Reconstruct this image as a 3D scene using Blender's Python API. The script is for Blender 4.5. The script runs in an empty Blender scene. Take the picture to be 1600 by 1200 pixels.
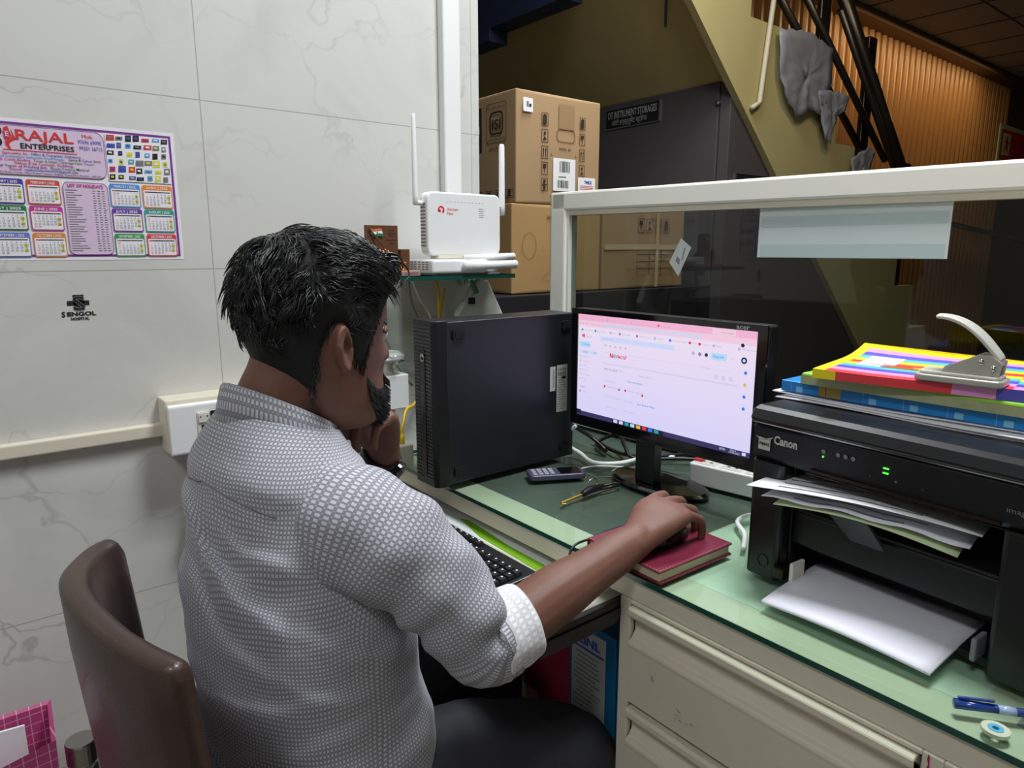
import bpy, bmesh, math, random
from mathutils import Vector, Matrix, noise
random.seed(7)
S = bpy.context.scene
COL = S.collection
PI = math.pi

# ------------------------------------------------------------------ camera, world, lights, exposure
CAM_Z = 1.24
cam_d = bpy.data.cameras.new('camera'); cam = bpy.data.objects.new('camera', cam_d); COL.objects.link(cam)
cam.location = (0, 0, CAM_Z)
cam.rotation_euler = (math.radians(90 - 11.07), 0, math.radians(51.3 - 90))
cam_d.sensor_width = 36; cam_d.lens = 36 * 1073 / 1600; cam_d.clip_start = 0.02; cam_d.clip_end = 60
S.camera = cam
S.view_settings.view_transform = 'Standard'; S.view_settings.look = 'None'
S.view_settings.gamma = 1; S.view_settings.use_curve_mapping = False
S.view_settings.exposure = -0.15
W = bpy.data.worlds.new('world'); S.world = W; W.use_nodes = True
W.node_tree.nodes['Background'].inputs[0].default_value = (0.75, 0.85, 1.0, 1)
W.node_tree.nodes['Background'].inputs[1].default_value = 0.05

def area(name, loc, size, power, color, target):
    d = bpy.data.lights.new(name, 'AREA'); d.shape = 'RECTANGLE'; d.size, d.size_y = size
    d.energy = power; d.color = color
    o = bpy.data.objects.new(name, d); COL.objects.link(o); o.location = loc
    o.rotation_euler = (Vector(target) - Vector(loc)).to_track_quat('-Z', 'Y').to_euler()
    return o
LIGHTS = [((1.95, 1.62, 3.02), (0.6, 0.6)), ((1.02, 0.36, 3.02), (0.6, 0.6)), ((-1.2, -0.2, 3.02), (0.6, 0.6))]
area('lamp_light', (1.95, 1.62, 3.0), (0.55, 0.55), 30, (0.93, 0.97, 1.0), (1.95, 1.62, 0))
area('lamp_light', (1.02, 0.36, 3.0), (0.55, 0.55), 54, (0.95, 0.98, 1.0), (1.02, 0.36, 0))
area('lamp_light', (-1.2, -0.2, 3.0), (0.55, 0.55), 25, (0.97, 0.98, 1.0), (-1.2, -0.2, 0))
area('cove_light', (6.9, 2.6, 3.02), (3.4, 0.1), 20, (1.0, 0.74, 0.42), (6.9, 2.95, 1.6))
area('stair_light', (2.6, 0.9, 3.0), (0.3, 0.3), 11, (1.0, 0.85, 0.55), (3.6, 2.0, 1.9))

# ------------------------------------------------------------------ helpers
def lin(h):
    h = h.lstrip('#'); r = []
    for i in (0, 2, 4):
        c = int(h[i:i+2], 16) / 255
        r.append(c / 12.92 if c <= 0.04045 else ((c + 0.055) / 1.055) ** 2.4)
    return (*r, 1)
MATS = {}
def mat(name, col='#888888', rough=0.5, metal=0.0, emit=None, es=1.0, bump=0, bscale=60, spec=None, var=0, vscale=8, coat=0, sss=0):
    if name in MATS: return MATS[name]
    m = bpy.data.materials.new(name); m.use_nodes = True
    nt = m.node_tree; b = nt.nodes['Principled BSDF']
    c = lin(col) if isinstance(col, str) else col
    b.inputs['Base Color'].default_value = c
    b.inputs['Roughness'].default_value = rough; b.inputs['Metallic'].default_value = metal
    if spec is not None: b.inputs['Specular IOR Level'].default_value = spec
    if coat: b.inputs['Coat Weight'].default_value = coat; b.inputs['Coat Roughness'].default_value = 0.08
    if emit: b.inputs['Emission Color'].default_value = lin(emit); b.inputs['Emission Strength'].default_value = es
    if sss:
        b.inputs['Subsurface Weight'].default_value = sss; b.inputs['Subsurface Scale'].default_value = 0.008
        b.inputs['Subsurface Radius'].default_value = (1, .35, .2)
    if bump or var:
        tc = nt.nodes.new('ShaderNodeTexCoord')
        nz = nt.nodes.new('ShaderNodeTexNoise'); nz.inputs['Detail'].default_value = 5
        nt.links.new(tc.outputs['Object'], nz.inputs['Vector'])
        if bump:
            nz.inputs['Scale'].default_value = bscale
            bp = nt.nodes.new('ShaderNodeBump'); bp.inputs['Strength'].default_value = bump; bp.inputs['Distance'].default_value = 0.002
            nt.links.new(nz.outputs['Fac'], bp.inputs['Height']); nt.links.new(bp.outputs['Normal'], b.inputs['Normal'])
        if var:
            n2 = nt.nodes.new('ShaderNodeTexNoise'); n2.inputs['Scale'].default_value = vscale; n2.inputs['Detail'].default_value = 6
            nt.links.new(tc.outputs['Object'], n2.inputs['Vector'])
            mx = nt.nodes.new('ShaderNodeMix'); mx.data_type = 'RGBA'
            mx.inputs[6].default_value = tuple(x * (1 - var) for x in c[:3]) + (1,)
            mx.inputs[7].default_value = tuple(min(1, x * (1 + var)) for x in c[:3]) + (1,)
            nt.links.new(n2.outputs['Fac'], mx.inputs[0]); nt.links.new(mx.outputs[2], b.inputs['Base Color'])
    MATS[name] = m
    return m
def glass_mat(name, tint, rough=0.01, ior=1.5):
    m = bpy.data.materials.new(name); m.use_nodes = True; nt = m.node_tree; nt.nodes.clear()
    o = nt.nodes.new('ShaderNodeOutputMaterial'); mx = nt.nodes.new('ShaderNodeMixShader')
    t = nt.nodes.new('ShaderNodeBsdfTransparent'); g = nt.nodes.new('ShaderNodeBsdfGlossy'); f = nt.nodes.new('ShaderNodeFresnel')
    t.inputs[0].default_value = lin(tint); g.inputs['Roughness'].default_value = rough; f.inputs[0].default_value = ior
    # the back face of a thin sheet sees the same Fresnel as its front
    ge = nt.nodes.new('ShaderNodeNewGeometry'); iv = nt.nodes.new('ShaderNodeMath'); iv.operation = 'SUBTRACT'; iv.inputs[0].default_value = 1; nt.links.new(ge.outputs['Backfacing'], iv.inputs[1])
    mu = nt.nodes.new('ShaderNodeMath'); mu.operation = 'MULTIPLY'; nt.links.new(f.outputs[0], mu.inputs[0]); nt.links.new(iv.outputs[0], mu.inputs[1])
    nt.links.new(mu.outputs[0], mx.inputs[0]); nt.links.new(t.outputs[0], mx.inputs[1]); nt.links.new(g.outputs[0], mx.inputs[2])
    nt.links.new(mx.outputs[0], o.inputs[0]); MATS[name] = m
    return m

def frame(o, right, up):
    r = Vector(right).normalized(); u = Vector(up).normalized(); n = r.cross(u)
    M = Matrix((r, u, n)).transposed().to_4x4(); M.translation = Vector(o)
    return M
FW = lambda x, z, y=1.4: frame((x, y, z), (1, 0, 0), (0, 0, 1))        # on a face that looks to -Y
FX = lambda y, z, x: frame((x, y, z), (0, -1, 0), (0, 0, 1))           # on a face that looks to -X
FT = lambda x, y, z, a=0: frame((x, y, z), (math.sin(a), -math.cos(a), 0), (math.cos(a), math.sin(a), 0))   # lying, read from -X

class MB:
    def __init__(s, M=None): s.v = []; s.f = []; s.m = []; s.uv = {}; s.M = M
    def add(s, vs, fs, mi=0, M=None, uvs=None):
        b = len(s.v); M = M if M is not None else s.M
        for p in vs:
            p = Vector(p); s.v.append(M @ p if M is not None else p)
        for k, f in enumerate(fs):
            if uvs: s.uv[len(s.f)] = uvs[k]
            s.f.append([b + i for i in f]); s.m.append(mi)
        return s
    def box(s, x0, x1, y0, y1, z0, z1, mi=0, M=None):
        vs = [(x, y, z) for x in (x0, x1) for y in (y0, y1) for z in (z0, z1)]
        return s.add(vs, [(0,1,3,2),(4,6,7,5),(0,4,5,1),(2,3,7,6),(0,2,6,4),(1,5,7,3)], mi, M)
    def rbox(s, x0, x1, y0, y1, z0, z1, r=0.005, seg=3, mi=0, M=None, ax='z'):
        # box with rounded edges along one axis
        if ax == 'z': a0, a1, b0, b1, c0, c1 = x0, x1, y0, y1, z0, z1; T = lambda a, b, c: (a, b, c)
        elif ax == 'x': a0, a1, b0, b1, c0, c1 = y0, y1, z0, z1, x0, x1; T = lambda a, b, c: (c, a, b)
        else: a0, a1, b0, b1, c0, c1 = z0, z1, x0, x1, y0, y1; T = lambda a, b, c: (b, c, a)
        pts = rrect_pts(a0, a1, b0, b1, r, seg)
        return s.prism(pts, c0, c1, mi, M, T)
    def prism(s, pts, c0, c1, mi=0, M=None, T=lambda a, b, c: (a, b, c), cap=True):
        n = len(pts)
        vs = [T(a, b, c0) for a, b in pts] + [T(a, b, c1) for a, b in pts]
        fs = [(i, (i+1) % n, n + (i+1) % n, n + i) for i in range(n)]
        if cap: fs += [tuple(range(n-1, -1, -1)), tuple(range(n, 2*n))]
        return s.add(vs, fs, mi, M)
    def rings(s, R, closed=True, caps=True, mi=0, M=None, uv=None):
        n = len(R[0]); vs = [p for r in R for p in r]; fs = []; uvs = [] if uv else None
        for i in range(len(R)-1):
            for j in range(n if closed else n-1):
                k = (j+1) % n
                fs.append((i*n+j, i*n+k, (i+1)*n+k, (i+1)*n+j))
                if uv: uvs.append([uv(i, j), uv(i, j+1), uv(i+1, j+1), uv(i+1, j)])
        if caps:
            fs += [tuple(range(n-1, -1, -1)), tuple((len(R)-1)*n + j for j in range(n))]
            if uv: uvs += [[(0, 0)]*n, [(0, 0)]*n]
        return s.add(vs, fs, mi, M, uvs)
    def tube(s, pts, r, n=8, mi=0, M=None, caps=True, smooth=0):
        P = [Vector(p) for p in pts]
        if smooth: P = spline(P, smooth)
        rr = (lambda t: r) if not callable(r) else r
        R = []; up = None
        for i, p in enumerate(P):
            d = (P[min(i+1, len(P)-1)] - P[max(i-1, 0)]).normalized()
            if up is None: up = Vector((0, 0, 1)) if abs(d.z) < 0.9 else Vector((1, 0, 0))
            a = d.cross(up).normalized(); up = a.cross(d).normalized()
            q = rr(i / max(1, len(P)-1))
            R.append([p + a*math.cos(2*PI*k/n)*q + up*math.sin(2*PI*k/n)*q for k in range(n)])
        return s.rings(R, True, caps, mi, M)
    def lathe(s, prof, n=24, mi=0, M=None, caps=True):
        return s.rings([[(r*math.cos(2*PI*k/n), r*math.sin(2*PI*k/n), z) for k in range(n)] for r, z in prof], True, caps, mi, M)
    def rect(s, u0, v0, u1, v1, mi=0, M=None, w=0):
        return s.add([(u0, v0, w), (u1, v0, w), (u1, v1, w), (u0, v1, w)], [(0, 1, 2, 3)], mi, M)
    def poly(s, pts, mi=0, M=None, w=0):
        return s.add([(a, b, w) for a, b in pts], [tuple(range(len(pts)))], mi, M)
    def rrect(s, u0, v0, u1, v1, r, mi=0, M=None, w=0, seg=4):
        return s.poly(rrect_pts(u0, u1, v0, v1, r, seg), mi, M, w)
    def outline(s, pts, t, mi=0, M=None, w=0):
        # closed flat band of width t just inside a convex-ish outline
        n = len(pts); cx = sum(p[0] for p in pts)/n; cy = sum(p[1] for p in pts)/n
        hw = max(abs(p[0]-cx) for p in pts); hh = max(abs(p[1]-cy) for p in pts)
        q = [(cx+(a-cx)*(1-t/hw), cy+(b-cy)*(1-t/hh)) for a, b in pts]
        return s.add([(a, b, w) for a, b in pts] + [(a, b, w) for a, b in q],
                     [(i, (i+1) % n, n+(i+1) % n, n+i) for i in range(n)], mi, M)
    def disc(s, u, v, r, mi=0, M=None, w=0, n=20):
        return s.poly([(u+r*math.cos(2*PI*k/n), v+r*math.sin(2*PI*k/n)) for k in range(n)], mi, M, w)
    def text(s, body, u, v, size, mi=0, M=None, w=0, align='LEFT', sx=1.0, bold=0, shear=0, fit=None):
        c = bpy.data.curves.new('t', 'FONT'); c.body = body; c.size = size; c.align_x = align; c.resolution_u = 2
        c.offset = bold; c.shear = shear
        o = bpy.data.objects.new('t', c); COL.objects.link(o)
        dg = bpy.context.evaluated_depsgraph_get(); me = bpy.data.meshes.new_from_object(o.evaluated_get(dg))
        if fit and len(me.vertices):
            xs = [p.co.x for p in me.vertices]; sx = fit / max(1e-6, max(xs) - min(xs))
        s.add([(u + p.co.x*sx, v + p.co.y, w) for p in me.vertices], [tuple(p.vertices) for p in me.polygons], mi, M)
        bpy.data.objects.remove(o); bpy.data.curves.remove(c); bpy.data.meshes.remove(me)
        return s
    def build(s, name, mats, parent=None, smooth=False, bevel=0, bseg=2, world=False, subsurf=0, angle=None):
        me = bpy.data.meshes.new(name); vs = s.v
        if world and parent is not None:
            Mi = wm(parent).inverted(); vs = [Mi @ p for p in vs]
        me.from_pydata([tuple(p) for p in vs], [], s.f)
        for m in (mats if isinstance(mats, (list, tuple)) else [mats]): me.materials.append(MATS[m] if isinstance(m, str) else m)
        me.polygons.foreach_set('material_index', s.m)
        if s.uv:
            l = me.uv_layers.new(name='UVMap')
            for i, p in enumerate(me.polygons):
                u = s.uv.get(i)
                if u:
                    for k, li in enumerate(p.loop_indices): l.data[li].uv = u[k]
        if smooth: me.polygons.foreach_set('use_smooth', [True]*len(me.polygons))
        me.validate(); me.update()
        o = bpy.data.objects.new(name, me); COL.objects.link(o)
        if parent is not None: o.parent = parent
        if bevel:
            b = o.modifiers.new('bevel', 'BEVEL'); b.width = bevel; b.segments = bseg; b.limit_method = 'ANGLE'; b.angle_limit = math.radians(50); b.harden_normals = False
        if subsurf:
            b = o.modifiers.new('sub', 'SUBSURF'); b.levels = b.render_levels = subsurf
        return o
def wm(o):
    M = Matrix.Translation(o.location) @ o.rotation_euler.to_matrix().to_4x4()
    return wm(o.parent) @ M if o.parent else M
def rrect_pts(a0, a1, b0, b1, r, seg=4):
    P = []
    for cx, cy, t0 in ((a1-r, b1-r, 0), (a0+r, b1-r, PI/2), (a0+r, b0+r, PI), (a1-r, b0+r, 1.5*PI)):
        for k in range(seg+1):
            t = t0 + k/seg*PI/2; P.append((cx + r*math.cos(t), cy + r*math.sin(t)))
    return P
def spline(P, sub=8):
    out = []
    for i in range(len(P)-1):
        p0 = P[max(i-1, 0)]; p1 = P[i]; p2 = P[i+1]; p3 = P[min(i+2, len(P)-1)]
        for k in range(sub):
            t = k/sub
            out.append(0.5*((2*p1) + (p2-p0)*t + (2*p0-5*p1+4*p2-p3)*t*t + (3*p1-p0-3*p2+p3)*t*t*t))
    out.append(P[-1]); return out
def interp(x, tab):
    # smooth (monotone-ish cosine free) piecewise interpolation of rows (x, a, b, ...)
    if x <= tab[0][0]: return list(tab[0][1:])
    for i in range(len(tab)-1):
        if x <= tab[i+1][0]:
            t = (x - tab[i][0]) / (tab[i+1][0] - tab[i][0])
            p = [tab[max(i-1, 0)], tab[i], tab[i+1], tab[min(i+2, len(tab)-1)]]
            r = []
            for k in range(1, len(tab[0])):
                h = tab[i+1][0] - tab[i][0]
                m1 = (p[2][k]-p[0][k])/max(1e-9, (p[2][0]-p[0][0]))*h; m2 = (p[3][k]-p[1][k])/max(1e-9, (p[3][0]-p[1][0]))*h
                r.append((2*t**3-3*t*t+1)*p[1][k] + (t**3-2*t*t+t)*m1 + (-2*t**3+3*t*t)*p[2][k] + (t**3-t*t)*m2)
            return r
    return list(tab[-1][1:])
def tag(o, label=None, cat=None, group=None, kind=None):
    if label: o['label'] = label
    if cat: o['category'] = cat
    if group: o['group'] = group
    if kind: o['kind'] = kind
    return o
def thing(name, label, cat, loc=(0, 0, 0), rz=0, group=None):
    o = bpy.data.objects.new(name, None); COL.objects.link(o); o.location = loc; o.rotation_euler = (0, 0, rz)
    o.empty_display_size = 0.05
    return tag(o, label, cat, group)
def struct(o): o['kind'] = 'structure'; return o
# ------------------------------------------------------------------ materials of the setting
def tile_mat():
    m = bpy.data.materials.new('marble_tile'); m.use_nodes = True; nt = m.node_tree; b = nt.nodes['Principled BSDF']; L = nt.links.new
    tc = nt.nodes.new('ShaderNodeTexCoord'); sp = nt.nodes.new('ShaderNodeSeparateXYZ'); L(tc.outputs['Object'], sp.inputs[0])
    def mth(op, a, b2=None):
        n = nt.nodes.new('ShaderNodeMath'); n.operation = op
        for i, q in enumerate((a, b2)):
            if q is None: continue
            if isinstance(q, (int, float)): n.inputs[i].default_value = q
            else: L(q, n.inputs[i])
        return n.outputs[0]
    def noise_(scale, detail, dist=0, vec=None, rough=.55):
        n = nt.nodes.new('ShaderNodeTexNoise'); n.inputs['Scale'].default_value = scale; n.inputs['Detail'].default_value = detail
        n.inputs['Distortion'].default_value = dist; n.inputs['Roughness'].default_value = rough; L(vec or tc.outputs['Object'], n.inputs['Vector']); return n.outputs['Fac']
    # thin grey veins: distance of a warped voronoi cell border
    nz = nt.nodes.new('ShaderNodeTexNoise'); nz.inputs['Scale'].default_value = 5; nz.inputs['Detail'].default_value = 5; L(tc.outputs['Object'], nz.inputs['Vector'])
    ad = nt.nodes.new('ShaderNodeVectorMath'); ad.operation = 'MULTIPLY_ADD'; ad.inputs[1].default_value = (.34, .34, .34)
    L(nz.outputs['Color'], ad.inputs[0]); L(tc.outputs['Object'], ad.inputs[2])
    mp = nt.nodes.new('ShaderNodeMapping'); mp.inputs['Rotation'].default_value = (0, .6, 0); mp.inputs['Scale'].default_value = (1.0, 1, 2.0); L(ad.outputs[0], mp.inputs[0])
    vo = nt.nodes.new('ShaderNodeTexVoronoi'); vo.feature = 'DISTANCE_TO_EDGE'; vo.inputs['Scale'].default_value = 3.1; L(mp.outputs[0], vo.inputs['Vector'])
    vein = nt.nodes.new('ShaderNodeMapRange'); vein.inputs[1].default_value = 0.0; vein.inputs[2].default_value = 0.022; vein.inputs[3].default_value = 1; vein.inputs[4].default_value = 0
    L(vo.outputs['Distance'], vein.inputs[0])
    msk = nt.nodes.new('ShaderNodeMapRange'); msk.inputs[1].default_value = .42; msk.inputs[2].default_value = .66; L(noise_(2.4, 4), msk.inputs[0])
    v = mth('MULTIPLY', vein.outputs[0], msk.outputs[0]); v = mth('MULTIPLY', v, .42)
    cl = nt.nodes.new('ShaderNodeMapRange'); cl.inputs[1].default_value = .5; cl.inputs[2].default_value = .8; cl.inputs[4].default_value = .22; L(noise_(3.2, 8, 1.2), cl.inputs[0])
    v = mth('ADD', v, cl.outputs[0])
    mx = nt.nodes.new('ShaderNodeMix'); mx.data_type = 'RGBA'; mx.inputs[6].default_value = lin('#d4d4cf'); mx.inputs[7].default_value = lin('#84827c')
    L(v, mx.inputs[0])
    # joints: z every 0.305, x every 0.61
    def joint(out, off, period, w):
        t = mth('ADD', out, off); t = mth('DIVIDE', t, period); t = mth('FRACT', t); t = mth('SUBTRACT', t, .5); t = mth('ABSOLUTE', t)
        return mth('GREATER_THAN', t, .5 - w/period)
    j = mth('MAXIMUM', joint(sp.outputs[2], 10*.305 - 1.204, .305, .0009), joint(sp.outputs[0], 10*.61 - .388, .61, .0009))
    m2 = nt.nodes.new('ShaderNodeMix'); m2.data_type = 'RGBA'; m2.inputs[7].default_value = lin('#a9a69e'); L(j, m2.inputs[0]); L(mx.outputs[2], m2.inputs[6])
    L(m2.outputs[2], b.inputs['Base Color']); b.inputs['Roughness'].default_value = .22
    MATS['marble_tile'] = m
tile_mat()
mat('olive_paint', '#a69a6c', .7, var=.1, vscale=3)
mat('closet_laminate', '#484346', .45, var=.06)
mat('floor_tile', '#6b6660', .3, var=.15)
mat('ceiling_board', '#84868a', .8, var=.05)
mat('white_metal', '#e9e8e0', .35, var=.03)
mat('cream_metal', '#d8d2bf', .4, var=.06, vscale=14)
mat('black_plastic', '#141417', .35)
mat('matte_black', '#0c0c0e', .6)
mat('chrome', '#c9c9c9', .15, metal=1)
mat('dark_steel', '#3b352f', .3, metal=.8)
mat('white_plastic', '#eceeee', .3)
mat('off_white_plastic', '#dcd9cf', .35)
mat('ivory', '#ded7c4', .5)
mat('black_ink', '#17171c', .6); mat('grey_ink', '#7a7a80', .6); mat('red_ink', '#cf2f30', .6); mat('blue_ink', '#3c4fae', .6)
mat('paper_white', '#eef0f2', .7); mat('dark_blue', '#1b2744', .6)
mat('slat_wood', '#9a6c38', .42, var=.16, vscale=5); mat('dark_wood', '#5c4230', .5, var=.1)
glass_mat('pane_glass', '#d9dedb'); glass_mat('desk_glass', '#eff7f2'); mat('glass_edge', '#0f4a40', .15, coat=.5)

# ------------------------------------------------------------------ room shell
b = MB().box(-2.5, 1.02, 1.4, 1.56, 0, 3.1)
struct(b.build('wall_left', 'marble_tile'))
struct(MB().box(-2.5, 11.5, -2.6, 6.2, -.1, 0).build('floor', 'floor_tile'))
mat('ceiling_dark', '#716b63', .85)
c = MB(); c.box(-2.5, 11.5, -2.6, 6.2, 3.1, 3.2)
for k in range(14): c.box(-2.5, 11.5, -2.0+k*.6-.006, -2.0+k*.6+.006, 3.095, 3.1, 1)
for k in range(22): c.box(-2+k*.6-.006, -2+k*.6+.006, -2.6, 6.2, 3.095, 3.1, 1)
struct(c.build('ceiling', ['ceiling_board', 'matte_black']))
mat('plain_wall', '#c9c6bc', .7, var=.04)
struct(MB().box(-2.6, -2.5, -2.6, 1.56, 0, 3.1).build('wall_rear', 'plain_wall'))
struct(MB().box(-2.6, 11.6, -2.7, -2.6, 0, 3.1).build('wall_right', 'plain_wall'))
struct(MB().box(11.5, 11.6, -2.6, 6.2, 0, 3.1).build('wall_end', 'dark_wood'))
# slatted timber wall beyond the stair
b = MB().box(3.42, 9.72, 2.98, 3.06, 0, 3.1, 1)
p = .118
for k in range(53):
    x = 3.46 + k*p
    b.prism([(x+.012, 2.985), (x+.02, 2.955), (x+.045, 2.942), (x+.075, 2.945), (x+.098, 2.96), (x+.104, 2.985)][::-1], 0, 3.09)
struct(b.build('wall_back', ['slat_wood', 'dark_wood'], bevel=0))
struct(MB().box(9.72, 11.5, 2.97, 3.06, 0, 3.1).build('trim_1', 'dark_wood'))
struct(MB().box(3.42, 11.5, 2.80, 2.98, 3.04, 3.1).build('trim_2', 'dark_wood'))
struct(MB().box(1.02, 3.6, 4.6, 4.7, 0, 3.1).build('wall_far', 'olive_paint'))
for i, (lo, sz) in enumerate(LIGHTS):
    t = thing('ceiling_light', ['square ceiling panel light above the cardboard boxes', 'square ceiling panel light above the seated man', 'square ceiling panel light behind the viewer on the left'][i], 'ceiling light', lo)
    MB().box(-.31, .31, -.31, -.29, 0, .08).box(-.31, .31, .29, .31, 0, .08).box(-.31, -.29, -.29, .29, 0, .08).box(.29, .31, -.29, .29, 0, .08).build('frame', 'white_metal', t)
    mat('lamp_glow', '#ffffff', .5, emit='#ffffff', es=4)
    MB().box(-.29, .29, -.29, .29, .02, .06).build('diffuser', 'lamp_glow', t)

# under-stair closet, stair, rails
t = thing('storage_closet', 'dark grey storage closet under the yellow stair with black nameplates', 'cabinet', (2.95, 2.05, 0))
MB().box(2.95, 3.0, 2.10, 2.92, 0, 2.025).build('door', 'closet_laminate', t, world=True, bevel=.003)
MB().box(2.955, 3.0, 2.035, 2.094, 0, 2.02).build('post', 'closet_laminate', t, world=True, bevel=.002)
MB().lathe([(.0, 0), (.011, 0), (.011, .014), (.006, .02), (0, .02)], 12, M=frame((2.95, 2.10, 1.93), (0, 0, 1), (0, 1, 0)) @ Matrix.Rotation(0, 4, 'X')).build('hinge_pin', 'chrome', t, world=True)
MB().prism([(3.0, 0), (5.1, 0), (5.05, .08), (3.0, 1.9)], 2.035, 2.06, T=lambda a, b, c: (a, c, b)).build('side_panel', 'closet_laminate', t, world=True)
b = MB().box(2.942, 2.95, 2.45, 2.835, 1.893, 2.0, 1).box(2.939, 2.942, 2.457, 2.828, 1.90, 1.995, 0)
mat('sign_letter', '#9a9a9c', .5)
b.text('OT INSTRUMENT STORAGES', 0, 0, .05, 2, FX(2.815, 1.949, 2.9385), fit=.345, bold=.0008)
b.text('ओटी इन्स्ट्रुमेंट स्टोरेज', 0, 0, .035, 2, FX(2.785, 1.912, 2.9385), fit=.25)
b.build('nameplate', ['matte_black', 'chrome', 'sign_letter'], t, world=True)
b = MB().box(3.02, 3.34, 2.027, 2.035, 1.50, 1.605, 1).box(3.027, 3.333, 2.024, 2.027, 1.507, 1.598, 0)
b.text('INSTRUMENT', 3.04, 1.55, .035, 2, FW(0, 0, 2.0235), fit=.27)
b.build('nameplate', ['matte_black', 'chrome', 'sign_letter'], t, world=True)

lo = lambda x: 2.0 - .886*(x - 2.898)
t = thing('staircase', 'yellow painted staircase slanting down to the right behind the glass partition', 'staircase', (3.0, 2.0, 0))
pts = [(1.75, lo(1.75))]
low = [(5.14, 0.012)]
top = []
x = 3.33; z = 2.31
# stepped upper edge, from the foot upward
steps = []
sx, sz = 3.33, 2.60
xs = [2.2, 2.62, 3.02, 3.30, 3.90, 4.13, 4.55, 4.85, 5.15, 5.45, 5.75]
zs = [3.05, 2.80, 2.55, 2.30, 2.06, 1.82, 1.58, 1.30, 1.0, .70, .40, .12]
for i, xx in enumerate(xs):
    top += [(xx, zs[i]), (xx, zs[i+1])]
poly = [(2.0, 2.795), (5.14, 0.0), (5.95, 0.0), (5.95, .12)] + top[::-1] + [(2.0, 3.05)]
# triangulated prism handled as ngon
MB().prism(poly, 2.0, 2.035, T=lambda a, b, c: (a, c, b)).build('stringer', 'olive_paint', t, world=True)
MB().add([(1.9, 2.035, lo(1.9)+.085), (5.2, 2.035, lo(5.2)+.085), (5.2, 2.92, lo(5.2)+.085), (1.9, 2.92, lo(1.9)+.085), (1.9, 2.035, lo(1.9)+.2), (5.2, 2.035, lo(5.2)+.2), (5.2, 2.92, lo(5.2)+.2), (1.9, 2.92, lo(1.9)+.2)],
         [(3, 2, 1, 0), (4, 5, 6, 7), (0, 1, 5, 4), (2, 3, 7, 6), (1, 2, 6, 5), (3, 0, 4, 7)]).build('soffit', 'olive_paint', t, world=True)
MB().add([(.9, 2.92, lo(.9)+.085), (3.40, 2.92, lo(3.40)+.085), (3.40, 4.6, lo(3.40)+.085), (.9, 4.6, lo(.9)+.085), (.9, 2.92, lo(.9)+.2), (3.40, 2.92, lo(3.40)+.2), (3.40, 4.6, lo(3.40)+.2), (.9, 4.6, lo(.9)+.2)],
         [(3, 2, 1, 0), (4, 5, 6, 7), (0, 1, 5, 4), (2, 3, 7, 6), (1, 2, 6, 5), (3, 0, 4, 7)]).build('landing_soffit', 'olive_paint', t, world=True)
for i in range(1, len(xs)):
    MB().box(xs[i-1]-.02, xs[i], 2.035, 2.92, zs[i]-.06, zs[i]-.002).build('tread', 'olive_paint', t, world=True)
for (x, z0, z1) in ((3.80, 2.06, 2.86), (4.36, 1.60, 2.46), (5.0, 1.0, 1.80)):
    MB().box(x-.05, x+.05, 2.055, 2.085, z0, z1).build('rail_post', 'dark_steel', t, world=True, bevel=.004)
def rail(name, x0, z0, x1, z1, y, r, m='dark_steel'):
    MB().tube([(x0, y, z0), (x1, y, z1)], r, 12).build(name, m, t, world=True, smooth=True)
rail('rail', 3.20, 2.48, 4.20, 1.83, 2.01, .019)
rail('rail', 3.50, 2.49, 4.55, 1.78, 2.01, .019)
rail('rail', 3.86, 2.50, 5.2, 1.28, 2.01, .019)
rail('handrail', 3.95, 2.60, 5.45, 1.25, 2.05, .036)
tag(MB().tube([(3.205, 1.985, 2.6), (3.19, 1.985, 2.5), (3.115, 1.985, 1.935), (3.05, 1.985, 1.90)], .013, 8).build('conduit_pipe', mat('pipe_paint', '#a9a28c', .5), smooth=True), 'pale plastic conduit pipe bent down the yellow stair side', 'pipe')
# grey sheets of torn plastic hanging over the stair edge
def sheet(name, outline_xz, y, label):
    b = MB(); n = len(outline_xz); cx = sum(p[0] for p in outline_xz)/n; cz = sum(p[1] for p in outline_xz)/n
    R = []
    for s_ in (1, .8, .6, .4, .2, .03):
        r = []
        for i in range(n*6):
            a = outline_xz[i//6]; c_ = outline_xz[(i//6+1) % n]; q = (i % 6)/6
            px = a[0]+(c_[0]-a[0])*q; pz = a[1]+(c_[1]-a[1])*q
            px = cx+(px-cx)*s_; pz = cz+(pz-cz)*s_
            r.append((px, y - .02 - .03*abs(noise.noise((px*9, pz*2.2, y))) - .012*noise.noise((px*30, pz*25, 1)), pz + .01*noise.noise((px*20, pz*5, 3))))
        R.append(r)
    b.rings(R, True, False)
    o = b.build(name, 'grey_wrap', smooth=True); sm = o.modifiers.new('t', 'SOLIDIFY'); sm.thickness = .004
    return tag(o, label, 'plastic sheet')
mat('grey_wrap', '#7c7c85', .38, bump=.5, bscale=40)
sheet('plastic_sheet', [(3.22, 2.28), (3.5, 2.31), (3.72, 2.27), (3.72, 2.1), (3.66, 1.93), (3.55, 1.95), (3.42, 1.90), (3.30, 1.98), (3.23, 2.1)], 1.99, 'large torn grey plastic sheet hung over the upper stair edge')
sheet('plastic_sheet', [(3.60, 2.05), (3.78, 2.07), (3.93, 2.06), (3.88, 1.98), (3.80, 1.92), (3.76, 1.80), (3.70, 1.82), (3.65, 1.94)], 1.985, 'small pointed grey plastic sheet below the large torn sheet')
sheet('plastic_sheet', [(4.02, 1.74), (4.2, 1.82), (4.3, 1.81), (4.2, 1.62), (4.06, 1.55)], 1.985, 'grey plastic scrap low on the stair just above the partition rail')
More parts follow.
